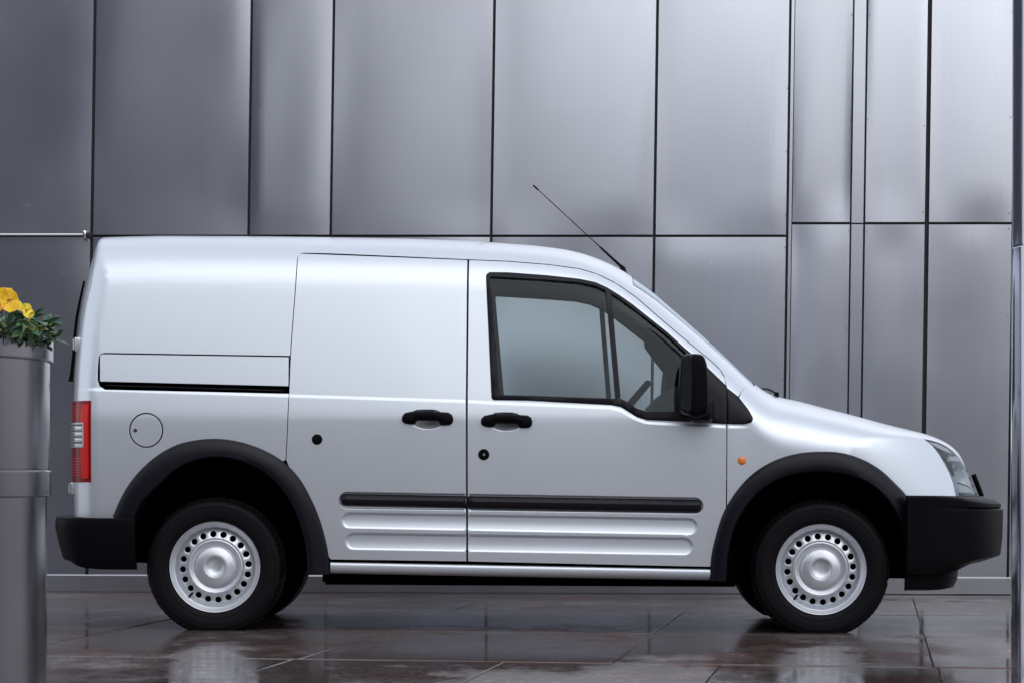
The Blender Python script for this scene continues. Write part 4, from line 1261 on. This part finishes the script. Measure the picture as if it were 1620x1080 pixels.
# ---- wheels
RW = 0.2025
def wdisc(r):   # depth of the pressed disc, metres towards the viewer
    rr = [0.128, 0.134, 0.146, 0.158, 0.164, 0.168]; hh = [-0.032, -0.034, -0.037, -0.042, -0.048, -0.056]
    return np.interp(r, rr, hh)
def rim_mesh():
    bm = bmesh.new()
    def lathe_in(prof, n=80):
        rows = []
        for (r, h) in prof:
            rows.append([bm.verts.new((r * math.cos(2 * math.pi * k / n), -h, r * math.sin(2 * math.pi * k / n))) for k in range(n)])
        for a, b in zip(rows[:-1], rows[1:]):
            for k in range(n): bm.faces.new([a[k], a[(k + 1) % n], b[(k + 1) % n], b[k]])
    lathe_in([(0.199, -0.012), (0.2025, -0.006), (0.2030, -0.001), (0.2005, 0.002), (0.1965, 0.000), (0.1945, -0.006), (0.191, -0.010), (0.1885, -0.0115), (0.1865, -0.0155), (0.1835, -0.0185), (0.1795, -0.0205), (0.1765, -0.027), (0.1745, -0.036), (0.1730, -0.060), (0.170, -0.10), (0.168, -0.17)])
    lathe_in([(0.174, -0.056), (0.168, -0.0525), (0.164, -0.048)])
    lathe_in([(0.128, -0.032), (0.1265, -0.030), (0.124, -0.0235), (0.1205, -0.0185), (0.116, -0.0165), (0.1115, -0.0180), (0.107, -0.0215), (0.103, -0.0235), (0.098, -0.0245), (0.092, -0.026), (0.05, -0.03)])
    NH = 20; rh = 0.146; hr = 0.0138; n = 28
    for s in range(NH):
        th0 = 2 * math.pi * (s + 0.25) / NH; half = math.pi / NH
        a0 = 0.128; a1 = 0.164
        outer, rings = [], [[] for _ in range(3)]
        for k in range(n):
            a = 2 * math.pi * k / n; cx, cy = math.cos(a), math.sin(a)
            W_, H_ = rh * half, 0.018
            m = 1 / max(abs(cx) / W_, abs(cy) / H_)
            ox, oy = cx * m, cy * m
            # snap to the sector's corners
            if abs(abs(ox) - W_) < 0.12 * W_ and abs(abs(oy) - H_) < 0.2 * H_ : ox, oy = math.copysign(W_, ox), math.copysign(H_, oy)
            for q, (px, py) in enumerate(((ox, oy), (cx * (hr + 0.0022), cy * (hr + 0.0022)), (cx * hr, cy * hr))):
                r = rh + py; t = th0 + px / rh
                r = min(max(r, a0), a1)
                h = float(wdisc(r)) + (0.0 if q < 2 else -0.0012)
                rings[q].append(bm.verts.new((r * math.cos(t), -h, r * math.sin(t))))
        rings.append([bm.verts.new((v.co.x, v.co.y + 0.004, v.co.z)) for v in rings[2]])
        for q in range(3):
            for k in range(n):
                try: bm.faces.new([rings[q][k], rings[q][(k + 1) % n], rings[q + 1][(k + 1) % n], rings[q + 1][k]])
                except ValueError: pass
    bmesh.ops.remove_doubles(bm, verts=bm.verts[:], dist=1e-5)
    bmesh.ops.dissolve_degenerate(bm, dist=1e-6, edges=bm.edges[:])
    return bm_mesh(bm, 'wheel', True, 45)
rimme = rim_mesh()
capme = lathe('hub_cap', [(0.0925, -0.026), (0.0915, -0.017), (0.088, -0.0115), (0.082, -0.0085), (0.070, -0.0045), (0.058, -0.0015), (0.048, 0.0), (0.0455, -0.0008), (0.043, -0.004), (0.036, -0.0095), (0.026, -0.0135), (0.014, -0.0155), (0.0, -0.016)], 72, axis='Y')
RT = 0.308
def tread(r, h, th):
    if r > 0.296 and h > -0.045:
        k = (th / (2 * math.pi) * 72) % 1.0
        if k > 0.62: return r - 0.0065
    if r > 0.2985:
        k = (th / (2 * math.pi) * 72 + (0.5 if -0.15 < h < -0.06 else 0)) % 1.0
        if k > 0.80: return r - 0.005
    return r
tp = [(0.1985, -0.012), (0.2015, 0.003), (0.206, 0.0085), (0.212, 0.0115), (0.222, 0.0150), (0.2235, 0.0170), (0.2255, 0.0172), (0.227, 0.0158), (0.240, 0.0185), (0.255, 0.0190), (0.266, 0.0175), (0.2675, 0.0190), (0.2695, 0.0188), (0.271, 0.0165), (0.282, 0.0125), (0.2885, 0.0075), (0.290, 0.0080), (0.297, -0.002), (0.3015, -0.012), (0.3045, -0.022), (0.3065, -0.035), (0.3015, -0.0385), (0.3015, -0.044), (0.3073, -0.047), (RT, -0.075), (0.3015, -0.079), (0.3015, -0.086), (RT, -0.089), (RT, -0.115), (0.3015, -0.118), (0.3015, -0.124), (0.3073, -0.128), (0.3045, -0.16), (0.297, -0.18), (0.27, -0.195), (0.24, -0.20), (0.20, -0.185)]
def tyre_mesh(cz, gx):
    me = lathe('tyre', tp, 72 * 5, axis='Y', smooth_angle=32, fn=tread)
    for v in me.vertices:     # sits on the ground: the foot flattens and bulges
        g = gz(gx + v.co.x) - cz + 0.001
        lowz = v.co.z
        if lowz < -0.19:
            k = (-0.19 - lowz) / 0.12
            if v.co.y < -0.0: v.co.y -= 0.006 * k * math.exp(-(v.co.x / 0.16) ** 2)
        if v.co.z < g: v.co.z = g
    return me
for (wxp, wzp) in ((-1.4563, 0.290), (1.2293, 0.279)):
    tme = tyre_mesh(wzp, wxp)
    for side in (1, -1):
        w = link('wheel', rimme, M['rim'], van, (wxp, -side * 0.80, wzp))
        if side < 0: w.rotation_euler = (0, 0, math.pi)
        rot = Matrix.Identity(4)
        t = link('tyre', tme, M['rubber'], w)
        if side < 0:
            t.data = tyre_mesh(wzp, -wxp); t.data.materials.append(M['rubber'])
        c_ = link('hub_cap', capme, M['rim'], w)
        vv = tube('valve', [(-0.102, 0.050, -0.113), (-0.108, 0.035, -0.122), (-0.118, 0.020, -0.134)], [0.0060, 0.0050, 0.0048], M['black'], w, 8)
        dr = lathe('brake_drum', [(0.166, -0.095), (0.166, -0.10), (0.12, -0.085), (0.0, -0.085)], 40, axis='Y'); link('brake_drum', dr, M['dark'], w)

# ------------------------------------------------------------------ planter on the left
PX, PY, PR = (-330 - UX) * 8.6 / F, 8.6, 0.738
planter = empty('steel_planter', (PX, PY, gz(PX)), 'tall round brushed steel planter with collar and ring, holding yellow pansies, left of the van', 'planter')
def zpl(v, Yd=8.6): return CH - (v - VH) * Yd / F - gz(PX)
T0 = zpl(533)
body_p = [(PR - 0.016, 0.0), (PR - 0.0155, zpl(785)), (PR - 0.0085, zpl(741)), (PR - 0.007, zpl(570)), (PR - 0.007, zpl(545))]
link('planter_body', lathe('planter_body', body_p, 200, 'Z', 30), M['steel2'], planter)
link('ring', lathe('ring', [(PR - 0.016, zpl(785.5)), (PR - 0.0045, zpl(785)), (PR - 0.0035, zpl(783.5)), (PR - 0.0030, zpl(745)), (PR - 0.0045, zpl(743.5)), (PR - 0.012, zpl(743))], 200, 'Z', 30), M['steel2'], planter)
link('collar', lathe('collar', [(PR - 0.010, zpl(572.5)), (PR + 0.001, zpl(572)), (PR + 0.0025, zpl(570)), (PR + 0.003, zpl(536)), (PR + 0.0015, T0), (PR - 0.006, T0 + 0.0005), (PR - 0.008, T0 - 0.001), (PR - 0.008, T0 - 0.06)], 200, 'Z', 30), M['steel2'], planter)
link('soil', lathe('soil', [(PR - 0.009, T0 - 0.045), (PR - 0.2, T0 - 0.03), (0.0, T0 - 0.02)], 60, 'Z', 60), M['soil'], planter)

leafm = []
for i, c in enumerate([(0.06, 0.15, 0.06), (0.10, 0.21, 0.09), (0.05, 0.12, 0.075), (0.22, 0.26, 0.08)]):
    mm = simple('leaf_green_%s' % 'abcd'[i], c, 0.45, noise=0.25, nscale=60); mm.node_tree.nodes['Principled BSDF'].inputs['Subsurface Weight'].default_value = 0.0
    leafm.append(mm)
pet = [simple('petal_yellow', (0.85, 0.52, 0.01), 0.55, noise=0.12, nscale=80), simple('petal_orange', (0.85, 0.36, 0.01), 0.55, noise=0.12, nscale=80), simple('petal_lemon', (0.82, 0.66, 0.04), 0.55, noise=0.1, nscale=80)]
throat = simple('petal_throat', (0.35, 0.06, 0.01), 0.6)
def leaf_mesh(L, Wd, curl, mat, seed):
    rr = random.Random(seed); V, Fc = [], []; n = 6
    for i in range(n + 1):
        t = i / n; w = Wd * math.sin(math.pi * min(1, t * 0.93 + 0.05)) ** 0.75 * (1 + 0.12 * math.sin(9 * t + seed))
        z = curl * t * t * -L * 0.5
        V += [(L * t, -w / 2, z + 0.12 * w), (L * t, 0, z), (L * t, w / 2, z + 0.12 * w)]
    for i in range(n):
        for j in range(2): Fc.append((i * 3 + j, (i + 1) * 3 + j, (i + 1) * 3 + j + 1, i * 3 + j + 1))
    me = mesh('leaf', V, Fc); me.materials.append(mat); return me
leaves = [leaf_mesh(L, w, c, leafm[i % 4], i) for i, (L, w, c) in enumerate([(0.040, 0.018, 0.5), (0.034, 0.020, 1.0), (0.048, 0.016, 0.3), (0.030, 0.015, 0.7), (0.026, 0.016, 0.9), (0.036, 0.013, 1.2), (0.042, 0.021, 0.8), (0.022, 0.012, 0.4)])]
def petal_mesh(L, Wd, mat, seed):
    V, Fc = [], []; nr, nc = 5, 7
    for i in range(nr):
        t = i / (nr - 1)
        for j in range(nc):
            s = -1 + 2 * j / (nc - 1)
            a = s * 1.0 * (0.35 + 0.65 * t)
            r = L * t * (1 - 0.10 * s * s + 0.04 * math.cos(7 * s + seed) * t)
            V.append((r * math.sin(a) * Wd / L, r * math.cos(a), 0.10 * L * math.sin(5 * s + seed) * t * t + 0.18 * L * t * t))
    for i in range(nr - 1):
        for j in range(nc - 1): Fc.append((i * nc + j, (i + 1) * nc + j, (i + 1) * nc + j + 1, i * nc + j + 1))
    me = mesh('petal', V, Fc); me.materials.append(mat); return me
petals = [[petal_mesh(0.026, 0.024, m_, s_) for s_ in range(3)] for m_ in pet]
thm = lathe('flower_eye', [(0.0, 0.003), (0.003, 0.0025), (0.005, 0.0)], 10, 'Z')
def pansy(px, py, label, blooms, nl, spread, seed, lvl=0.0):
    """blooms: (dx, dy, dz, facing azimuth, tilt, colour, size)"""
    rr = random.Random(seed)
    root = empty('pansy_plant', (px, py, gz(PX) + T0 - 0.035), label, 'flower')
    root['group'] = 'pansies in the steel planter'
    for k in range(nl):
        a = rr.uniform(0, 2 * math.pi); q = spread * math.sqrt(rr.random()); h = 0.012 + lvl + rr.random() * 0.058 * (1 - 0.5 * q / spread)
        o = link('leaf', leaves[rr.randrange(8)], None, root, (q * math.cos(a), q * math.sin(a), h))
        o.rotation_euler = (rr.uniform(-0.7, 0.7), rr.uniform(-0.9, 0.35), a + rr.uniform(-0.8, 0.8))
        s_ = rr.uniform(0.7, 1.15); o.scale = (s_, s_, s_)
    for k in range(5):
        a = rr.uniform(0, 2 * math.pi); q = spread * 0.6 * rr.random()
        tube('stem', [(0.2 * q * math.cos(a), 0.2 * q * math.sin(a), 0), (q * math.cos(a), q * math.sin(a), 0.035 + lvl + rr.random() * 0.03)], 0.0012, leafm[1], root, 5)
    for (dx, dy, dz, az, tilt, ci, sz) in blooms:
        fl = link('bloom', thm, throat, root, (dx, dy, dz))
        fl.rotation_euler = (R(90 - tilt), 0, R(az)); fl.scale = (sz,) * 3
        for i_, (ang, rad_, off_) in enumerate(((0, 1.15, 0.003), (72, 0.95, 0.0), (-72, 0.95, 0.0), (150, 1.0, -0.004), (-150, 1.0, -0.004))):
            p = link('petal', petals[ci][i_ % 3], None, fl, (0, 0, off_)); p.rotation_euler = (0.0, 0, R(180 + ang)); p.scale = (rad_,) * 3
        tube('flower_stem', [(dx * 0.6, dy * 0.6, 0), (dx, dy + 0.012, dz - 0.004)], 0.0014, leafm[0], root, 5)
def ppos(u, Yd): return (u - UX) * Yd / F
ZB = gz(PX) + T0 - 0.035
def hz(v, Yd): return CH - (v - VH) * Yd / F - ZB
# the clumps in view, along the rim
Yd = 8.30
pansy(ppos(8, Yd), Yd, 'deep yellow and orange pansies at the left edge of the planter', [
    (ppos(4, Yd) - ppos(8, Yd), -0.03, hz(470, Yd - .03), -25, 15, 0, 1.1), (ppos(20, Yd) - ppos(8, Yd), -0.055, hz(476, Yd - .05), 25, 5, 0, 1.15), (ppos(1, Yd) - ppos(8, Yd), -0.06, hz(483, Yd - .06), -10, 20, 1, 1.0), (ppos(12, Yd) - ppos(8, Yd), -0.02, hz(466, Yd - .02), 5, 30, 0, 0.9), (ppos(30, Yd) - ppos(8, Yd), -0.02, hz(484, Yd - .02), 40, 30, 2, 0.7)], 110, 0.10, 3, 0.022)
pansy(ppos(48, Yd + .02), Yd + 0.02, 'lemon yellow pansy with drooping petals in the middle of the clump', [
    (ppos(47, Yd) - ppos(48, Yd), -0.05, hz(491, Yd - .05), 50, 10, 2, 0.85), (ppos(53, Yd) - ppos(48, Yd), -0.045, hz(500, Yd - .05), 75, -30, 2, 0.65)], 90, 0.058, 5, 0.012)
pansy(ppos(64, 8.42), 8.42, 'small green pansy plant with buds hanging over the right rim of the planter', [
    (ppos(70, 8.4) - ppos(64, 8.42), -0.05, hz(517, 8.37), 60, -10, 2, 0.22)], 60, 0.042, 8, -0.008)
# trailing sprig at the rim
sp = [o for o in COL.objects if o.name.startswith('pansy_plant')][-1]
rr = random.Random(4)
for (u, v) in ((80, 524), (83, 527), (86, 524), (85, 530), (82, 533), (78, 520), (72, 500), (76, 499), (70, 503), (68, 508), (74, 506)):
    x, z = wpt(u, v, 8.40)
    o = link('leaf', leaves[rr.randrange(8)], None, sp, (x - sp.location.x, -0.02 + rr.uniform(-0.02, 0.02), z - sp.location.z))
    o.rotation_euler = (rr.uniform(-0.6, 0.6), rr.uniform(-0.5, 0.9), rr.uniform(-0.9, 0.9)); o.scale = (0.72,) * 3
# more clumps round the planter, outside the picture's left edge
for k, a in enumerate(range(60, 300, 48)):
    q = 0.50
    pansy(PX + q * math.cos(R(a)), PY + q * math.sin(R(a)), ['yellow pansy plant at the far side of the planter, out of view', 'orange pansy plant at the back left of the planter, out of view', 'lemon pansy plant at the left rim of the planter', 'yellow pansy plant at the front left of the planter rim', 'orange pansy plant at the front rim of the planter, out of view'][k], [(0.02, -0.04, 0.10, 10, 10, k % 3, 1.0)], 22, 0.09, 30 + k)

# ------------------------------------------------------------------ column on the right
CX2, CY2, CR2 = (1601.5 - UX) * 9.4 / F + 0.30, 9.4, 0.30
col = empty('steel_column', (CX2, CY2, gz(CX2)), 'round polished steel column cut off by the right edge of the view', 'column')
zj = CH + (VH - 392) * 9.4 / F - gz(CX2)
link('column_shaft', lathe('column_shaft', [(CR2 + 0.001, 0.0), (CR2 + 0.001, zj - 0.004), (CR2 - 0.002, zj - 0.001), (CR2 - 0.002, zj + 0.001), (CR2 - 0.003, zj + 0.004), (CR2 - 0.005, 4.2)], 128, 'Z', 30), M['column'] if 'column' in M else M['steel2'], col)

# ------------------------------------------------------------------ unseen blocks added behind the camera for the steel and the paint to mirror
M['facade'] = simple('dark_facade', (0.085, 0.088, 0.115), 0.7)
M['facadewin'] = simple('facade_glass', (0.03, 0.035, 0.05), 0.15)
def block(name, x0, x1, y0, y1, h, label):
    e = empty(name, ((x0 + x1) / 2, (y0 + y1) / 2, 0), label, 'building')
    w, d = (x1 - x0) / 2, (y1 - y0) / 2
    box('wall', -w, w, -d, d, -1, h, M['facade'], e)
    return e
block('office_block', -70, -4.6, -46, -30, 22.0, 'tall dark office block across the street, mirrored in the steel wall')  # added out of view: darkens what the left of the wall reflects
block('office_block', -4.6, 70, -46, -30, 6.8, 'low dark building across the street, mirrored in the steel wall')  # added out of view, height set to darken reflections low on wall and van
